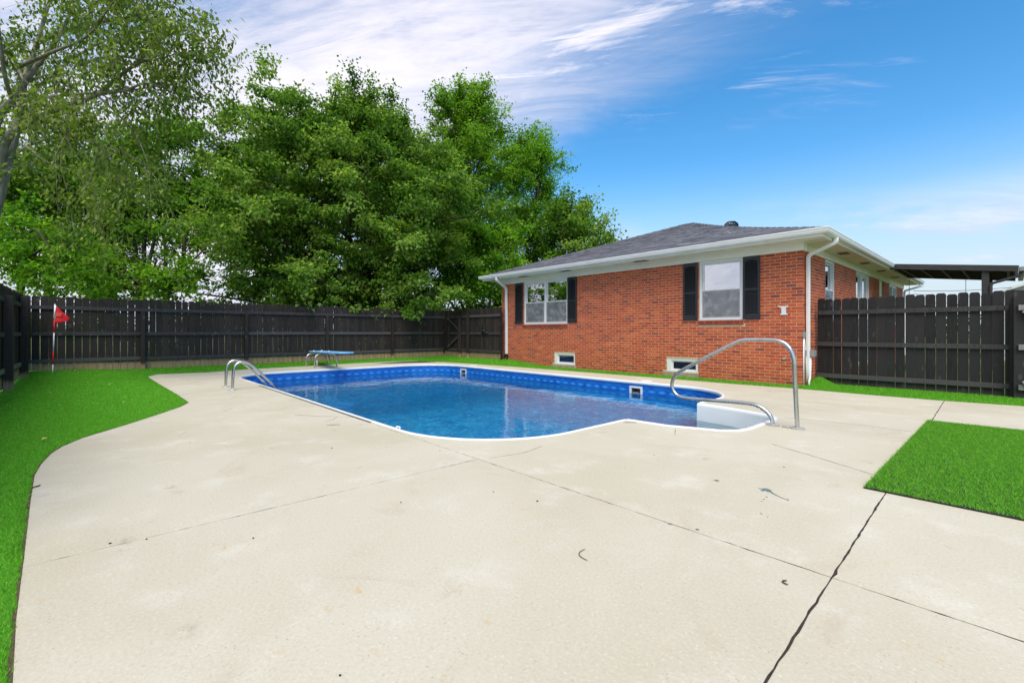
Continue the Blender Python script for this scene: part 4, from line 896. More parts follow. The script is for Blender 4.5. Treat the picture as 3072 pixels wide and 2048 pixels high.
hp(MB().tube(fillet([(XR + .02, 10.80, 1.0), (XR + .02, 10.86, .80), (XR + .03, 10.87, .6), (XR + .03, 10.90, .05)], .05), .011, 8), 'conduit_pipe', M['white'], el, True); hp(MB().box(XR + .085, XR + .16, 10.92, 11.12, .60, .73), 'outlet_box', M['grey'], el, bevel=.006); hp(MB().box(XR + .002, XR + .04, 10.83, 10.92, .60, .735), 'junction_box', M['grey'], el, bevel=.004)
hp(MB().tube(fillet([(XR + .09, 10.96, .58), (XR + .09, 10.94, .22), (XR + .09, 10.90, .14), (XR + .09, 10.86, .10), (XR + .09, 10.85, -.02)], .05), .020, 8), 'drain_hose', M['vinyl'], el, True)

# ------------------------------------------------------------------ dark patio cover on the far side of the house
pc = empty('patio_cover', (-1.2, 17.3, 0)); tag(pc, 'dark stained lean-to patio cover beside the brick house', 'patio cover')
def pcp(mb, name, mat, **k): o = mb.build(name, mat, pc, **k); o.location = (1.2, -17.3, 0); return o
ya, yb = 17.28, 20.62; xa, xb = -2.50, .06
def pz(x): return 3.10 + (x + 2.36) * (-.125)
def beam(x0, x1, y0, y1, top, dep): mb = MB(); mb.v = [(x0, y0, pz(x0) + top - dep), (x1, y0, pz(x1) + top - dep), (x1, y1, pz(x1) + top - dep), (x0, y1, pz(x0) + top - dep), (x0, y0, pz(x0) + top), (x1, y0, pz(x1) + top), (x1, y1, pz(x1) + top), (x0, y1, pz(x0) + top)]; mb.f = [(0, 3, 2, 1), (4, 5, 6, 7), (0, 1, 5, 4), (1, 2, 6, 5), (2, 3, 7, 6), (3, 0, 4, 7)]; return mb
pcp(beam(xa, xb, ya, ya + .045, .0, .145), 'rim_beam', M['cover']); pcp(beam(xa, xb, yb - .045, yb, .0, .145), 'rim_beam', M['cover'])
y = ya + .05; n = 0
while y < yb - .06: pcp(beam(xa, xb + .05, y, y + .155, .012, .02), 'roof_sheet', M['metalroof']); y += .16
for y in np.arange(ya + .45, yb - .1, .45): pcp(beam(xa, xb - .02, y, y + .04, -.022, .09), 'rafter', M['cover'])
for x in np.arange(xa + .3, xb, .42): pcp(beam(x, x + .05, ya + .05, yb - .05, -.115, .03), 'batten', M['cover'])
for py_ in (17.33, 20.5): pcp(MB().box(-.555, -.415, py_, py_ + .11, -.05, pz(-.5) - .145), 'post', M['cover'], bevel=.006)
gq = MB(); gq.box(xb + .052, xb + .16, ya + .0, yb, pz(xb) - .15, pz(xb) - .03); pcp(gq, 'gutter', M['grey'], bevel=.015)
pcp(MB().tube(fillet([(xb + .10, ya + .10, pz(xb) - .14), (xb + .06, ya + .08, pz(xb) - .26), (-.39, ya + .05, pz(xb) - .42), (-.39, ya + .05, .1)], .08), .035, 8), 'downspout', M['cover'], smooth=True)
for cx in (-2.03, -.86):
    mb = MB()
    for i in range(26): z = pz(cx) - .12 - i * .033; a = i % 2; mb.tube([(cx + (.009 if a else 0) * math.cos(t), ya + .25 + (0 if a else .009) * math.cos(t), z - .02 * math.sin(t)) for t in np.linspace(0, 2 * PI, 9)[:-1]], .0035, 4, closed=True)
    tag(mb.build('hanging_chain', M['dark']), 'thin chain hanging under the patio cover, %s' % ('nearer the house' if cx < -1.5 else 'nearer the wooden post'), 'chain')
# neighbour's garage and the service wire
nb = empty('garage', (3.2, 30, 0)); tag(nb, 'pale neighbouring garage with low gable behind the right fence', 'garage')
def nbp(mb, name, mat, **k): o = mb.build(name, mat, nb, **k); o.location = (-3.2, -30, 0); return o
mb = MB(); mb.v = [(-.45, 27, -.1), (6.9, 27, -.1), (6.9, 27, 2.72), (3.2, 27, 4.05), (-.45, 27, 2.72), (-.45, 34, -.1), (6.9, 34, -.1), (6.9, 34, 2.72), (3.2, 34, 4.05), (-.45, 34, 2.72)]; mb.f = [(0, 1, 2, 3, 4), (9, 8, 7, 6, 5), (1, 6, 7, 2), (5, 0, 4, 9)]; nbp(mb, 'wall', M['siding'])
for sx, ex in ((-1, -.75), (1, 7.2)):
    mb = MB(); rx = 3.2; z0, z1 = 2.62, 4.12
    mb.v = [(ex, 26.8, z0), (rx, 26.8, z1), (rx, 34.2, z1), (ex, 34.2, z0), (ex, 26.8, z0 - .09), (rx, 26.8, z1 - .09), (rx, 34.2, z1 - .09), (ex, 34.2, z0 - .09)]; mb.f = [(0, 1, 2, 3), (7, 6, 5, 4), (0, 4, 5, 1), (3, 2, 6, 7), (0, 3, 7, 4)]; nbp(mb, 'roof_slope', M['white'])
for z in np.arange(.2, 2.7, .2): nbp(MB().box(-.45, 6.9, 26.985, 26.998, z, z + .185), 'siding_board', M['siding'])
def wire(p0, p1, sagz, label):
    pts = [Vector(p0).lerp(Vector(p1), t) + Vector((0, 0, -sagz * 4 * t * (1 - t))) for t in np.linspace(0, 1, 24)]
    tag(MB().tube(pts, .010, 5).build('service_wire', M['dark'], None, True), label, 'wire')
wire((-2.62, 23.7, 2.72), (8.5, 37, 6.6), 1.05, 'black service wire sagging from the house corner past the patio cover'); wire((-2.62, 23.8, 2.60), (8.5, 37.2, 5.7), 1.1, 'lower thin wire strung just above the picket tops at right')
tag(MB().lathe([(.14, 0), (.11, 8)], (8.5, 37.1, -.1), 12).build('utility_pole', M['bark'], None, True), 'brown wooden utility pole carrying the service wires', 'pole')

# ------------------------------------------------------------------ pool furniture
hr = empty('stair_handrail', (-1.8, 5.95, 0)); tag(hr, 'bent stainless steel handrail rising over the white pool steps', 'handrail')
hpth = [(-1.665, 0.0), (-1.68, .35), (-1.695, .72), (-1.705, .82), (-1.735, .91), (-1.79, .975), (-1.87, 1.01), (-1.96, 1.015), (-2.19, 1.015), (-2.27, 1.008), (-2.36, .972), (-2.6, .842), (-3.02, .61), (-3.12, .545), (-3.185, .47), (-3.215, .39), (-3.205, .31), (-3.16, .245), (-3.09, .212), (-3.0, .203), (-2.8, .208), (-2.45, .222), (-2.22, .23), (-2.12, .222), (-2.03, .185), (-1.965, .13), (-1.93, .07), (-1.922, 0.0)]
def smooth_path(p, it=2):
    for _ in range(it):
        q_ = [p[0]]
        for a, b in zip(p, p[1:]): q_ += [tuple(.75 * u_ + .25 * v_ for u_, v_ in zip(a, b)), tuple(.25 * u_ + .75 * v_ for u_, v_ in zip(a, b))]
        p = q_ + [p[-1]]
    return p
o = MB().tube([(x + 1.8, 0, z) for x, z in smooth_path(hpth)], .0242, 16).build('rail_tube', M['steel'], hr, True)
def escutcheon(parent, loc, r_=.062): return MB().lathe([(r_, .0), (r_, .006), (r_ * .92, .013), (r_ * .55, .018), (r_ * .45, .026)], (0, 0, 0), 24).build('escutcheon', M['escut'], parent, True, loc)
for x in (-1.665, -1.922):
    e = MB(); e.prism([(p[0] * 1.25, p[1]) for p in arc(0, 0, .062, 0, 2 * PI, 24)[:-1]], .002, .014); e.build('escutcheon', M['escut'], hr, loc=(x + 1.8, 0, 0), bevel=.005)
ld = empty('pool_ladder', (-10.34, 2.0, 0)); tag(ld, 'stainless steel ladder with two looped rails entering the pool', 'ladder')
lpth = [(1.90, 0), (1.905, .25), (1.915, .38), (1.94, .455), (1.985, .51), (2.05, .535), (2.13, .52), (2.21, .47), (2.30, .385), (2.54, .125), (2.60, .055), (2.635, -.02), (2.645, -.12), (2.645, -.9)]
for x in (-10.66, -10.03):
    MB().tube([(x + 10.34, y - 2.0, z) for y, z in smooth_path(lpth)], .0245, 14).build('rail_tube', M['steel'], ld, True); escutcheon(ld, (x + 10.34, -.10, .001), .068)
for z in (-.45, -.75): MB().box(-.31, .31, .60, .69, z, z + .03).build('tread', M['coping'], ld, bevel=.008)
# diving board
db = empty('diving_board', (-14.4, 5.1, .05)); tag(db, 'light blue diving board on a bent steel tube stand', 'diving board')
def dbl(p): return (p[0] + 14.4, p[1] - 5.1, p[2] - .05)
for x, y0_, y1_ in ((-14.72, 4.76, 5.43), (-14.25, 4.86, 5.53)):
    pts = fillet([(x, y0_, .03), (x, y0_ + .005, .425), (x, y1_ - .005, .425), (x, y1_, .03)], .17, 8); MB().tube([dbl(p) for p in pts], .024, 12).build('stand_frame', M['steel'], db, True)
for y in (4.99, 5.30): MB().tube([dbl((-14.80, y, .445)), dbl((-14.15, y, .445))], .018, 8).build('stand_rail', M['steel'], db, True)
bm_ = MB(); prof = [(-14.98, .468), (-14.0, .478), (-13.0, .492), (-12.55, .498)]
ob = MB(); yl, yr = 4.93, 5.36
for x, z in prof: ob.v += [dbl((x, yl, z)), dbl((x, yr, z)), dbl((x, yr, z + .042)), dbl((x, yl, z + .042))]
for i in range(3): ob.f += [(i * 4 + k, i * 4 + (k + 1) % 4, i * 4 + 4 + (k + 1) % 4, i * 4 + 4 + k) for k in range(4)]
ob.f += [(3, 2, 1, 0), (12, 13, 14, 15)]; ob.build('board', M['board'], db, bevel=.012)
for x in (-14.8, -14.2):
    for y in (5.02, 5.27): MB().lathe([(.026, 0), (.026, .012), (.012, .022)], dbl((x, y, .512)), 12).build('bolt', M['coping'], db, True)
for k_, y in enumerate((4.985, 5.06)): tag(MB().lathe([(.021, 0), (.021, .20)], (-14.62, y, .05), 12).build('pipe_stub', M['coping'], None, True), 'short white plastic pipe standing under the diving board, %s one' % ('left' if k_ == 0 else 'right'), 'pipe')
# golf flag
fl = empty('flagstick', (-15.28, -.80, .07)); tag(fl, 'red golf flag on a red and white striped stick', 'flagstick'); LEAN = .04
for z0, z1, m_ in ((0, .27, 'coping'), (.27, .585, 'red'), (.585, 1.02, 'coping'), (1.02, 1.31, 'red'), (1.31, 1.70, 'coping')): MB().tube([(0, LEAN * z0 / 1.7, z0), (0, LEAN * z1 / 1.7, z1)], .0125, 10).build('stick_section', M[m_], fl, True)
MB().tube([(0, LEAN, 1.70), (0, LEAN + .001, 1.725)], .008, 8).build('stick_tip', M['black'], fl, True)
fm = MB(); NU, NV = 14, 10; top0 = Vector((.0, .065, 1.655)); bot0 = Vector((.0, .035, 1.245)); tip = Vector((-.02, .275, 1.315))
for i in range(NU + 1):
    for j in range(NV + 1):
        s_, t = i / NU, j / NV; p = bot0.lerp(top0, t); far = tip + Vector((0, -.0, 0)) + (top0 - bot0) * 0 + Vector((0, .02 * t, .05 * t)); q_ = p.lerp(far, s_); q_.x += .022 * math.sin(5.2 * s_ + 2.2 * t) * s_ ** .5; q_.z -= .03 * s_ * (1 - s_); fm.v.append(tuple(q_))
fm.f = [(i * (NV + 1) + j, (i + 1) * (NV + 1) + j, (i + 1) * (NV + 1) + j + 1, i * (NV + 1) + j + 1) for i in range(NU) for j in range(NV)]
fo = fm.build('flag', M['red'], fl, True); md_ = fo.modifiers.new('thick', 'SOLIDIFY'); md_.thickness = .002
fs = MB(); fs.v = [(.012, .045, 1.40), (.012, .15, 1.41), (.012, .15, 1.505), (.012, .055, 1.50)]; fs.v += [(p[0] + .006, p[1], p[2]) for p in fs.v]; fs.f = [(0, 1, 2, 3), (7, 6, 5, 4), (0, 4, 5, 1), (1, 5, 6, 2), (2, 6, 7, 3), (3, 7, 4, 0)]; fs.build('flag_fold', M['redpatch'], fl)
MB().tube([(.004, .02, 1.36), (.004, .055, 1.67)], .011, 8).build('flag_sleeve', M['coping'], fl, True)

# ------------------------------------------------------------------ trees
def ray_pt(px, py, depth_):
    """a point of the photograph at a chosen distance along the view axis"""
    u_ = (px - 1536) / 1365.33; v_ = (995.5 - py) / 1365.33
    return Vector(((u_ * .6727 - .7399) * depth_, (u_ * .7399 + .6727) * depth_, CAM_H + v_ * depth_))
def tubes_np(segs, n):
    """segs: list of (p0,p1,r0,r1); returns verts, quads"""
    P0 = np.array([s[0] for s in segs], float); P1 = np.array([s[1] for s in segs], float); r0 = np.array([s[2] for s in segs]); r1 = np.array([s[3] for s in segs])
    d = P1 - P0; d /= np.linalg.norm(d, axis=1, keepdims=True) + 1e-9
    a = np.where(np.abs(d[:, 2:3]) < .9, np.array([[0, 0, 1.]]), np.array([[1., 0, 0]])); u_ = np.cross(d, a); u_ /= np.linalg.norm(u_, axis=1, keepdims=True) + 1e-9; w = np.cross(d, u_)
    k = np.arange(n) * 2 * PI / n; c, s_ = np.cos(k), np.sin(k); m_ = len(segs)
    ring = u_[:, None] * c[None, :, None] + w[:, None] * s_[None, :, None]
    V = np.stack([P0[:, None] + ring * r0[:, None, None], P1[:, None] + ring * r1[:, None, None]], 1).reshape(-1, 3)
    b = (np.arange(m_) * 2 * n)[:, None]; i0 = np.arange(n)[None]; i1 = (np.arange(n)[None] + 1) % n
    Fq = np.stack([b + i0, b + i1, b + n + i1, b + n + i0], 2).reshape(-1, 4); return V, Fq
def poly_pts(p, n):
    """resample a polyline (Vectors) with Catmull-Rom smoothing"""
    p = [Vector(q_) for q_ in p]; ext = [p[0] * 2 - p[1]] + p + [p[-1] * 2 - p[-2]]; out = []
    for i in range(len(p) - 1):
        for k in range(n):
            t = k / n; a, b, c, d = ext[i:i + 4]; out.append(.5 * ((2 * b) + (c - a) * t + (2 * a - 5 * b + 4 * c - d) * t * t + (3 * b - a - 3 * c + d) * t ** 3))
    return out + [p[-1]]
def make_tree(name, label, cat, base, limbs, seed, n2, n3, nleaf, leaf, len2, len3, pal, droop=.25, wood_mat='bark', trunk=None, start=.3, clump=.30, twig_r=.006, flat=.55, updir=.35, nl_fn=None, dens_lo=None):
    """limbs: list of (points, r0, r1). Secondary branches, twigs and leaves grow from them."""
    rg2 = np.random.default_rng(seed); root = empty(name, base); tag(root, label, cat)
    bx = Vector(base); thick = []; mids = []; thin = []; LC = []; LD = []; LT = []
    lists = ([trunk] if trunk else []) + limbs
    tr_segs = []; br_segs = []
    for li, (pts, r0, r1) in enumerate(lists):
        P = poly_pts(pts, 5); n = len(P)
        for i in range(n - 1):
            a = r0 + (r1 - r0) * i / (n - 1); b = r0 + (r1 - r0) * (i + 1) / (n - 1); (tr_segs if (trunk and li == 0) else br_segs).append((P[i], P[i + 1], a, b))
        if trunk and li == 0: continue
        tot = sum((P[i + 1] - P[i]).length for i in range(n - 1)); k2 = max(2, int(n2 * (tot / 5.0) ** .6 * rg2.uniform(.8, 1.2)))
        for q_ in range(k2):
            t = start + (1 - start) * ((q_ + rg2.uniform(0, 1)) / k2); fi = t * (n - 1); i = min(int(fi), n - 2); p0 = P[i].lerp(P[i + 1], fi - i); dl = (P[i + 1] - P[i]).normalized()
            rv = Vector(rg2.normal(0, 1, 3)); rv = (rv - dl * rv.dot(dl)).normalized(); d2 = (dl * .75 + rv * 1.0 + Vector((0, 0, updir * rg2.uniform(-.4, 1.2)))).normalized()
            L2 = len2 * rg2.uniform(.55, 1.25) * (1.15 - .45 * t); p1 = p0 + d2 * L2 * .55 + Vector((0, 0, .04 * L2)); p2 = p0 + d2 * L2 + Vector((0, 0, -droop * L2 * rg2.uniform(.2, 1.0)))
            if q_ == k2 - 1: p0 = P[-1]; p1 = p0 + dl * L2 * .4; p2 = p0 + dl * L2 * .8 + Vector((0, 0, -droop * .3 * L2))
            rb_ = max(.010, (r1 + (r0 - r1) * (1 - t)) * .32); mids += [(p0, p1, rb_, rb_ * .6), (p1, p2, rb_ * .6, rb_ * .25)]
            tone2 = rg2.normal(0, .8)
            for w in range(n3):
                s_ = .25 + .75 * (w + rg2.uniform(0, 1)) / n3; q0 = p0.lerp(p1, s_ * 2) if s_ < .5 else p1.lerp(p2, s_ * 2 - 1); db_ = (p2 - p0).normalized()
                rv = Vector(rg2.normal(0, 1, 3)); d3 = (db_ * .6 + rv * .55 + Vector((0, 0, updir * .5))).normalized(); L3 = len3 * rg2.uniform(.5, 1.3); q1 = q0 + d3 * L3 + Vector((0, 0, -droop * L3 * rg2.uniform(.6, 1.8)))
                thin.append((q0, q1, twig_r, twig_r * .4)); LC.append(q0); LD.append(q1 - q0); LT.append(tone2 + rg2.normal(0, .35))
    for nm, segs, k in (('trunk', tr_segs, 12), ('branches', br_segs + mids, 7), ('twigs', thin, 3)):
        if not segs: continue
        V, Fq = tubes_np([(s[0] - bx, s[1] - bx, s[2], s[3]) for s in segs], k); o = link(nm if nm != 'trunk' else 'trunk', np_mesh(nm, V, Fq, None, True), M[wood_mat], root)
        if nm == 'twigs': o['kind'] = 'stuff'
    C = np.array([(p - bx)[:] for p in LC]); D = np.array([d[:] for d in LD]); T_ = np.array(LT); m_ = len(C)
    idx = np.repeat(np.arange(m_), nleaf); N = len(idx); s_ = rg2.uniform(.1, 1.08, N)[:, None]
    sc_ = clump * np.array([1, 1, flat]); pos = C[idx] + D[idx] * s_ + rg2.normal(0, 1, (N, 3)) * sc_ * (.45 + .55 * s_)
    ax = D[idx] / (np.linalg.norm(D[idx], axis=1, keepdims=True) + 1e-6) * .5 + rg2.normal(0, .75, (N, 3)) + np.array([0, 0, -droop * 1.6]); ax /= np.linalg.norm(ax, axis=1, keepdims=True) + 1e-6
    up = rg2.normal(0, .34, (N, 3)) + np.array([0, 0, 1.0]); sd = np.cross(ax, up); sd /= np.linalg.norm(sd, axis=1, keepdims=True) + 1e-6; nr = np.cross(sd, ax)
    L_ = leaf[0] * rg2.uniform(.65, 1.25, N)[:, None]; Wd = leaf[1] * rg2.uniform(.7, 1.2, N)[:, None] * .5
    V = np.empty((N, 4, 3)); V[:, 0] = pos; V[:, 1] = pos + ax * L_ * .45 + sd * Wd + nr * Wd * .35; V[:, 2] = pos + ax * L_ - nr * L_ * .12; V[:, 3] = pos + ax * L_ * .45 - sd * Wd + nr * Wd * .35
    tt = np.clip(.47 + .20 * T_[idx] + rg2.normal(0, .20, N), 0, 1)[:, None]; c0, c1, c2 = [np.array(c) for c in pal]
    col = np.where(tt < .5, c0 + (c1 - c0) * tt * 2, c1 + (c2 - c1) * (tt * 2 - 1)); col *= rg2.uniform(.88, 1.40, (N, 1))
    cr = link('crown', np_mesh('crown', V.reshape(-1, 3), np.arange(N * 4).reshape(-1, 4), np.repeat(col, 4, 0)), M['leaf'], root); cr['kind'] = 'stuff'
    return root
def auto_limbs(base, H, env, n, seed, rt, h0=.1, h1=.9, rise_=.16, topn=6):
    r2 = random.Random(seed); b = Vector(base); top = b + Vector((r2.uniform(-.3, .3), r2.uniform(-.3, .3), H * .82)); tp = [b, b.lerp(top, .3) + Vector((r2.uniform(-.15, .15), r2.uniform(-.15, .15), 0)), b.lerp(top, .65) + Vector((r2.uniform(-.2, .2), r2.uniform(-.2, .2), 0)), top]
    limbs = []
    for i in range(n):
        f = (i + .5) / n; hs = h0 + (h1 - h0) * f ** .9 * .78; ht = min(hs + rise_ * r2.uniform(.5, 1.4), .99); a = i * 2.39996 + r2.uniform(-.5, .5); r_ = env(ht, a) * r2.uniform(.70, 1.0)
        p0 = b.lerp(top, min(hs / .82, 1)); p2 = b + Vector((math.cos(a) * r_, math.sin(a) * r_, ht * H)); pm = p0.lerp(p2, .5) + Vector((0, 0, .05 * H * r2.uniform(.2, 1.0)))
        limbs.append(([p0, pm, p2], max(.03, rt * .42 * (1 - .6 * hs)), .016))
    for i in range(topn):
        a = i * 2 * PI / topn + r2.uniform(-.4, .4); r_ = env(.93, a) * r2.uniform(.2, .8); p2 = b + Vector((math.cos(a) * r_, math.sin(a) * r_, H * r2.uniform(.90, 1.0))); p0 = b.lerp(top, r2.uniform(.8, 1.0)); limbs.append(([p0, p0.lerp(p2, .5) + Vector((0, 0, .1)), p2], .05, .014))
    return limbs, (tp, rt, rt * .25)
G_MAPLE = ((.032, .092, .014), (.125, .250, .036), (.32, .42, .105)); G_OLIVE = ((.030, .052, .010), (.085, .125, .022), (.17, .175, .045)); G_FRESH = ((.045, .140, .011), (.130, .300, .022), (.25, .43, .05)); G_DARK = ((.030, .080, .011), (.085, .180, .020), (.17, .27, .04)); G_BIRCH = ((.050, .100, .018), (.145, .225, .042), (.28, .35, .095))
def gbase(px, depth_): p = ray_pt(px, 995, depth_); return (p.x, p.y, -.05)
def interp(tab, h):
    for (a, ra), (b, rb_) in zip(tab, tab[1:]):
        if h <= b: return ra + (rb_ - ra) * (h - a) / (b - a)
    return tab[-1][1]
def env_of(tab, wob=.12, ph=0): return lambda h, a: interp(tab, h) * (1 + wob * math.sin(3 * a + ph) + wob * .7 * math.sin(5 * a + 2 * ph + h * 9))
# the broad maple over the middle of the fence
b = gbase(1055, 23.0); lim, tr = auto_limbs(b, 12.2, env_of([(0, 6.0), (.10, 7.2), (.35, 7.6), (.6, 7.2), (.8, 6.0), (.93, 4.8), (1, 3.2)], .08, 1.0), 68, 3, .26, .03, .97, .12, 12)
make_tree('maple_tree', 'broad dense green tree filling the sky behind the diving board', 'tree', b, lim, 21, 9, 6, 66, (.150, .108), 2.1, .85, G_MAPLE, .28, trunk=tr, start=.28, clump=.21, flat=.42)
# taller tree to its right, and two more behind the house
b = gbase(1400, 26.5); lim, tr = auto_limbs(b, 14.7, env_of([(0, 3.5), (.10, 4.6), (.4, 5.0), (.65, 3.8), (.85, 2.2), (1, .7)], .10, 2.0), 36, 5, .24, .03, .98, .18, 6)
make_tree('maple_tree', 'tall upright tree standing right of the broad one', 'tree', b, lim, 22, 8, 6, 56, (.155, .11), 1.9, .85, ((.042, .120, .012), (.125, .270, .025), (.25, .40, .055)), .10, trunk=tr, start=.3, clump=.20, updir=.7)
b = gbase(1600, 30.0); lim, tr = auto_limbs(b, 13.4, env_of([(0, 2.2), (.15, 4.3), (.4, 4.0), (.7, 2.4), (.9, 1.2), (1, .5)], .12, .4), 26, 6, .2, .08, .98, .22, 5)
make_tree('ash_tree', 'slender tree with a pointed top above the left end of the roof', 'tree', b, lim, 23, 7, 5, 48, (.165, .11), 1.9, .85, G_FRESH, .08, trunk=tr, start=.3, clump=.27, updir=.8)
b = gbase(1700, 27.0); lim, tr = auto_limbs(b, 8.3, env_of([(0, 1.6), (.2, 3.4), (.5, 3.4), (.8, 2.2), (1, .8)], .12, .9), 20, 7, .15, .1, .95, .2, 4)
make_tree('ash_tree', 'low tree just clearing the eave at the roof left end', 'tree', b, lim, 24, 7, 5, 40, (.18, .13), 1.7, .75, G_MAPLE, .1, trunk=tr, start=.3, clump=.25)
b = gbase(1475, 22.5); lim, tr = auto_limbs(b, 6.2, env_of([(0, 1.4), (.2, 2.9), (.5, 2.9), (.8, 2.0), (1, .8)], .15, .2), 18, 8, .12, .06, .95, .15, 4)
make_tree('young_tree', 'small leafy tree behind the gate at the house corner', 'tree', b, lim, 25, 7, 5, 40, (.16, .12), 1.5, .7, G_FRESH, .2, trunk=tr, start=.25, clump=.24)
# many-stemmed tree in the gap left of the broad one
D5 = 20.0; P = lambda x, y, d=D5: ray_pt(x, y, d)
b5 = gbase(455, D5)
st5 = [([P(365, 1012), P(430, 1014), P(505, 1012)], .16, .15), ([P(500, 1010), P(497, 900), P(520, 845), P(548, 790), P(556, 700), P(590, 600)], .17, .05), ([P(497, 930), P(494, 840), P(497, 760), P(488, 680), P(500, 590)], .11, .035), ([P(425, 1010), P(416, 880), P(405, 740), P(402, 640), P(392, 500)], .15, .04), ([P(428, 950), P(430, 830), P(434, 700), P(445, 600), P(470, 480)], .12, .035),
       ([P(432, 900), P(445, 800), P(470, 690), P(500, 560), P(515, 440)], .09, .03), ([P(370, 1010), P(340, 905), P(300, 850), P(258, 800), P(215, 740)], .12, .03), ([P(405, 900), P(360, 790), P(330, 720), P(280, 640), P(250, 560)], .10, .03), ([P(548, 800), P(590, 770), P(640, 720)], .06, .02), ([P(416, 860, 20.3), P(470, 800, 19), P(560, 850, 18.2)], .05, .02), ([P(416, 860), P(380, 830, 18.6), P(330, 900, 18)], .05, .02),
       ([P(402, 640), P(380, 520, 19), P(350, 450, 18.5)], .04, .015), ([P(556, 700), P(600, 640, 20.5), P(640, 560, 21)], .05, .015), ([P(500, 590), P(540, 510), P(555, 450)], .04, .015), ([P(470, 480), P(490, 430), P(505, 410)], .04, .015)]
make_tree('multi_stem_tree', 'open tree with several dark bare stems beside the broad tree', 'tree', b5, st5, 31, 9, 5, 40, (.165, .125), 1.9, .85, G_FRESH, .22, start=.52, clump=.22)
b = gbase(150, 20.5); lim, tr = auto_limbs(b, 9.2, env_of([(0, 2.0), (.2, 4.6), (.5, 4.8), (.8, 3.2), (1, 1.2)], .15, .7), 26, 12, .2, .34, .95, .12, 5)
make_tree('shade_tree', 'dark green tree deep behind the left fence corner', 'tree', b, lim, 32, 8, 5, 40, (.165, .125), 2.0, .85, G_DARK, .25, trunk=tr, start=.3, clump=.27)
# low bright branches at the left edge
b = gbase(62, 14.5); D7 = 14.0
l7 = [([P(62, 900, 14.5), P(90, 780, 14), P(180, 720, 13.6), P(270, 760, 13.4)], .06, .015), ([P(62, 880, 14.5), P(30, 760, 13.6), P(-60, 700, 13)], .06, .015), ([P(62, 850, 14.5), P(70, 740, 14.2), P(110, 690, 13.2), P(170, 790, 12.6)], .05, .012), ([P(62, 860, 14.5), P(120, 820, 14.2), P(230, 830, 14)], .045, .012), ([P(62, 840, 14.5), P(10, 800, 13.8), P(-40, 820, 13)], .045, .012), ([P(62, 800, 14.5), P(50, 700, 14.8), P(20, 660, 14.5)], .05, .012), ([P(70, 760, 14.3), P(150, 800, 15.2), P(250, 860, 15.6)], .04, .012)]
make_tree('maple_sapling', 'low bright green leafy branches above the left fence corner', 'tree', b, l7, 33, 9, 5, 44, (.125, .10), 1.15, .6, G_FRESH, .25, start=.2, clump=.2, flat=.35, trunk=([b, P(60, 900, 14.5), P(62, 790, 14.5)], .11, .06))
# the near, drooping tree reaching in from the upper left
Db = 10.5; b8 = gbase(-95, Db)
A = lambda x, y, d=Db: ray_pt(x, y, d)
t8 = ([Vector(b8), A(-70, 800), A(-25, 640), A(20, 480)], .20, .12)
l8 = [([A(20, 480), A(45, 400), A(60, 320), A(75, 240), A(110, 130), A(150, 0)], .10, .03), ([A(-25, 640), A(10, 440, 10.3), A(66, 380, 10.1), A(130, 348, 9.9), A(220, 312, 9.7), A(290, 285, 9.6), A(345, 240, 9.4), A(402, 198, 9.3), A(470, 170, 9.2)], .095, .02), ([A(-60, 500, 10.2), A(0, 345, 10.0), A(35, 305, 9.9), A(70, 255, 9.9), A(110, 200, 9.9), A(170, 120, 9.9), A(220, 20, 9.9), A(260, -90, 10)], .085, .02),
      ([A(45, 300, 9.9), A(110, 297, 9.7), A(220, 283, 9.5), A(360, 275, 9.3), A(470, 260, 9.1)], .04, .012), ([A(290, 285, 9.6), A(380, 270, 9.3), A(430, 250, 9.0), A(465, 255, 8.9)], .035, .010), ([A(240, 195, 9.9), A(300, 176, 9.6), A(360, 170, 9.3), A(450, 180, 9.1), A(520, 165, 8.9)], .035, .010), ([A(80, 440, 10.2), A(150, 490, 9.8), A(225, 512, 9.5), A(300, 520, 9.3)], .03, .008), ([A(130, 348, 9.9), A(200, 400, 9.5), A(290, 430, 9.2), A(380, 465, 9.0)], .03, .008),
      ([A(110, 130), A(230, 80, 10), A(350, 60, 9.6), A(450, 40, 9.2), A(540, 70, 8.9)], .05, .012), ([A(150, 0), A(280, -60, 10), A(400, -80, 9.6), A(480, -30, 9.2)], .05, .012), ([A(402, 198, 9.3), A(480, 120, 9.2), A(560, 90, 9.1), A(610, 120, 9.0)], .03, .010), ([A(60, 320), A(140, 240, 11), A(260, 150, 11.4), A(400, 90, 11.6)], .05, .012), ([A(20, 480), A(100, 430, 11.4), A(210, 410, 12), A(330, 440, 12.4)], .04, .012), ([A(75, 240), A(10, 150, 11), A(-60, 60, 11)], .05, .02), ([A(66, 380), A(20, 250, 9.6), A(0, 120, 9.2), A(-20, -40, 9)], .05, .02), ([A(290, 285, 9.6), A(360, 350, 9.5), A(410, 410, 9.3), A(440, 480, 9.1)], .025, .008), ([A(60, 200, 10), A(150, 160, 9.2), A(260, 110, 8.8), A(330, 20, 8.5)], .04, .012)]
make_tree('weeping_birch', 'pale barked tree with drooping slender leaves at upper left', 'tree', b8, l8, 41, 8, 6, 29, (.112, .054), 1.05, .75, G_BIRCH, .55, wood_mat='bark_pale', trunk=t8, start=.25, clump=.13, twig_r=.004, flat=1.0, updir=.1)
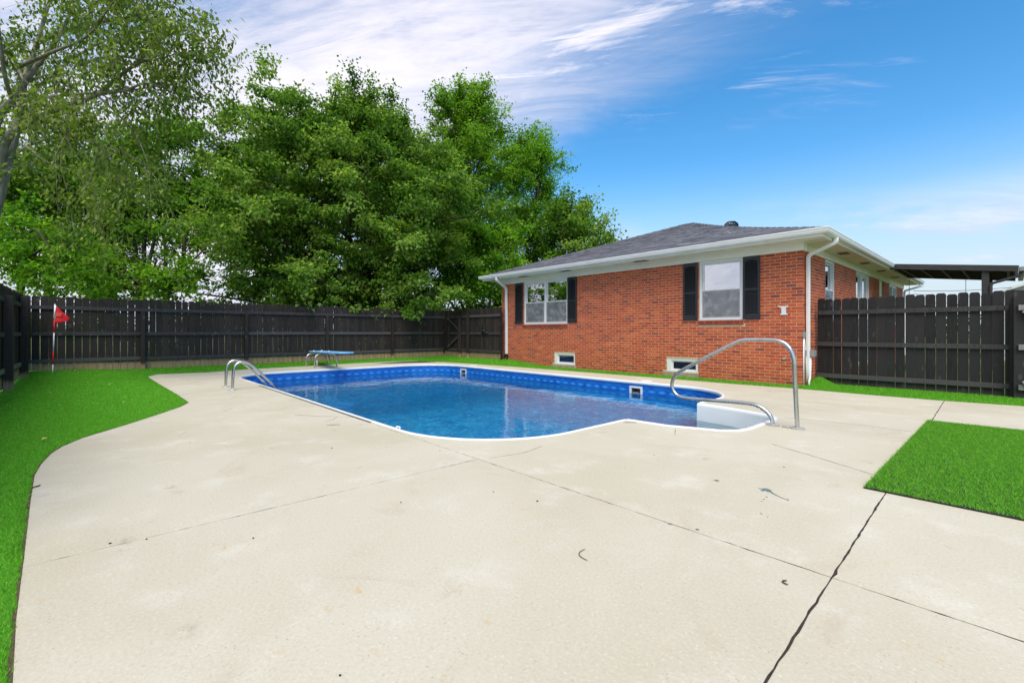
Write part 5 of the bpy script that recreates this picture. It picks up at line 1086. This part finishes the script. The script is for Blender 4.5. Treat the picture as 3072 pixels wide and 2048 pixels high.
# far tree line along the horizon, seen through the gaps
def tree_line():
    r2 = np.random.default_rng(77); vs, cs = [], []
    for k in range(60):
        px = r2.uniform(-400, 3500); dep = r2.uniform(70, 120); c = ray_pt(px, 995, dep); h = r2.uniform(3.0, 6.5); n = 500
        p = r2.normal(0, 1, (n, 3)); p /= np.linalg.norm(p, axis=1, keepdims=True); p = p * np.array([h * .8, h * .8, h * .5]) * r2.uniform(.6, 1.05, (n, 1)) + np.array([c.x, c.y, h * .5]); q_ = r2.normal(0, .35, (n, 3)); w = r2.normal(0, .35, (n, 3))
        vs.append(np.stack([p, p + q_, p + w], 1).reshape(-1, 3)); t = r2.uniform(0, 1, (n, 1)); cs.append(np.repeat(np.array([.025, .05, .015]) * (1 - t) + np.array([.06, .10, .03]) * t, 3, 0))
    v = np.concatenate(vs); v[:, 2] = np.maximum(v[:, 2], -.05); return link('tree_line', np_mesh('tree_line', v, np.arange(len(v)).reshape(-1, 3), np.concatenate(cs)), M['leaf'])
tag(tree_line(), 'far dark band of woodland along the horizon', 'woodland', kind='stuff')

# ------------------------------------------------------------------ small things on the deck and turf
def leaf_mesh(cols, L_=.045, W_=.024):
    mb = MB(); mb.v = [(-L_ / 2, 0, .001), (-L_ * .1, W_ / 2, .008), (L_ / 2, 0, .003), (-L_ * .1, -W_ / 2, .007), (-L_ * .1, 0, .003)]; mb.f = [(0, 4, 1), (4, 2, 1), (0, 3, 4), (4, 3, 2)]
    me = mb.mesh('fallen_leaf'); at = me.color_attributes.new('tint', 'FLOAT_COLOR', 'POINT')
    for q_ in at.data: q_.color = (*cols, 1)
    me.materials.append(M['debris']); return me
LMY = [leaf_mesh(c) for c in ((.50, .40, .10), (.44, .34, .16), (.52, .48, .22), (.30, .15, .06))]
r3 = random.Random(4)
for n in range(40):
    if n < 14: x, y = r3.uniform(-15.3, -6), r3.uniform(-.9, .8)
    elif n < 28: x, y = r3.uniform(-15.4, -14.95), r3.uniform(2.5, 9.5)
    else: x, y = r3.uniform(-14.6, -7), r3.uniform(9.9, 10.5)
    if inside(np.array([x]), np.array([y]), DECK)[0]: continue
    o = link('fallen_leaf', r3.choice(LMY), None, None, (x, y, trough(x, y) + .034)); o.rotation_euler = (r3.uniform(-.3, .3), r3.uniform(-.3, .3), r3.uniform(0, 6.28)); k_ = r3.uniform(.9, 1.7); o.scale = (k_, k_, k_)
    tag(o, 'small dry yellowish leaf lying on the green turf', 'leaf', 'dry leaves scattered on the turf')
def flat_at(px, py): p = ray_pt(px, py, 1.0) - Vector((0, 0, CAM_H)); t = -CAM_H / p.z; return (p.x * t, p.y * t)
def twig(px, py, L_, a, label, r_=.0028, curve=.25):
    x, y = flat_at(px, py); pts = [(x + math.cos(a) * L_ * t - math.sin(a) * curve * L_ * math.cos(PI * t), y + math.sin(a) * L_ * t + math.cos(a) * curve * L_ * math.cos(PI * t), .003 + r_ * (1 + .5 * math.sin(7 * t))) for t in np.linspace(-.5, .5, 9)]
    mb = MB(); mb.tube(pts, [r_ * (.6 + .6 * math.sin(PI * (i + 1) / 10)) for i in range(9)], 5); tag(mb.build('twig', M['bark'], None, True), label, 'twig')
twig(1758, 1665, .115, 2.35, 'curved brown twig on the concrete in the middle foreground', .0018, .3); twig(108, 1461, .07, -.6, 'short twig on the deck edge beside the left turf', .004, .05); twig(2362, 1750, .035, 2.0, 'tiny curled dry leaf near the slab joint crossing', .003, .5); twig(1890, 1268, .16, .72, 'thin dark twig on the deck near the white stair corner', .0025, .02); twig(1000, 1275, .16, .9, 'thin twig lying left of the pool edge', .002, .03)
for px, py in ((1203, 1507), (1612, 1503), (1963, 1365), (330, 1630), (440, 1617), (1020, 2026), (760, 1614), (2352, 1401), (1480, 1475), (1320, 1352), (995, 1344), (570, 1328)):
    x, y = flat_at(px, py); mb = MB(); a0 = r3.uniform(0, 6); sz = r3.uniform(.004, .008); mb.prism([(x + sz * r3.uniform(.7, 1.2) * math.cos(a0 + 2 * PI * k / 7), y + sz * r3.uniform(.6, 1.1) * math.sin(a0 + 2 * PI * k / 7)) for k in range(7)], .0008, .004)
    tag(mb.build('dark_speck', M['dark']), 'small dark speck of debris on the pale concrete', 'debris', 'dark specks on the concrete')
def blot(x, y, r_, seed, n=26, spike=.9): rr = random.Random(seed); return [(x + r_ * (1 + spike * max(0, rr.gauss(0, .6)) - .25 * rr.random()) * math.cos(2 * PI * k / n), y + r_ * (1 + spike * max(0, rr.gauss(0, .6)) - .25 * rr.random()) * math.sin(2 * PI * k / n)) for k in range(n)]
sp = empty('paint_splatter', (*flat_at(2302, 1470), 0)); tag(sp, 'grey green paint splatter on the deck below the handrail', 'paint splatter'); sx, sy = sp.location.x, sp.location.y
def spp(mb): o = mb.build('splash', M['paint'], sp); o.location = (-sx, -sy, 0)
c0 = flat_at(2300, 1469); spp(MB().prism(blot(c0[0], c0[1], .030, 3), .0006, .0016)); pts = [flat_at(*q_) for q_ in ((2310, 1475), (2330, 1486), (2350, 1495), (2367, 1501), (2363, 1497))]; spp(MB().tube([(p[0], p[1], .001) for p in pts], [.006, .004, .003, .003, .002], 5))
for px, py, r_ in ((2300, 1490, .006), (2292, 1497, .006), (2285, 1503, .005), (2284, 1540, .006), (2150, 1441, .018), (2010, 1571, .010), (2092, 1588, .010), (2303, 1550, .004)): c = flat_at(px, py); spp(MB().prism(blot(c[0], c[1], r_, int(px), 12, .5), .0006, .0015))
r_ = MB(); rr = random.Random(2)
for k in range(26): x, y = -1.79 + rr.gauss(0, .05), 5.93 + rr.gauss(0, .022); r_.prism([(x + .006 * rr.uniform(.5, 1.3) * math.cos(t), y + .005 * rr.uniform(.5, 1.3) * math.sin(t)) for t in np.linspace(0, 2 * PI, 6)[:-1]], .0008, .004 + rr.random() * .003)
M['rust'] = simple('rust', (.16, .055, .03), (.09, .035, .02), 40, .9); tag(r_.build('rust_flakes', M['rust']), 'scatter of rusty flakes between the two handrail feet', 'rust flakes', kind='stuff')
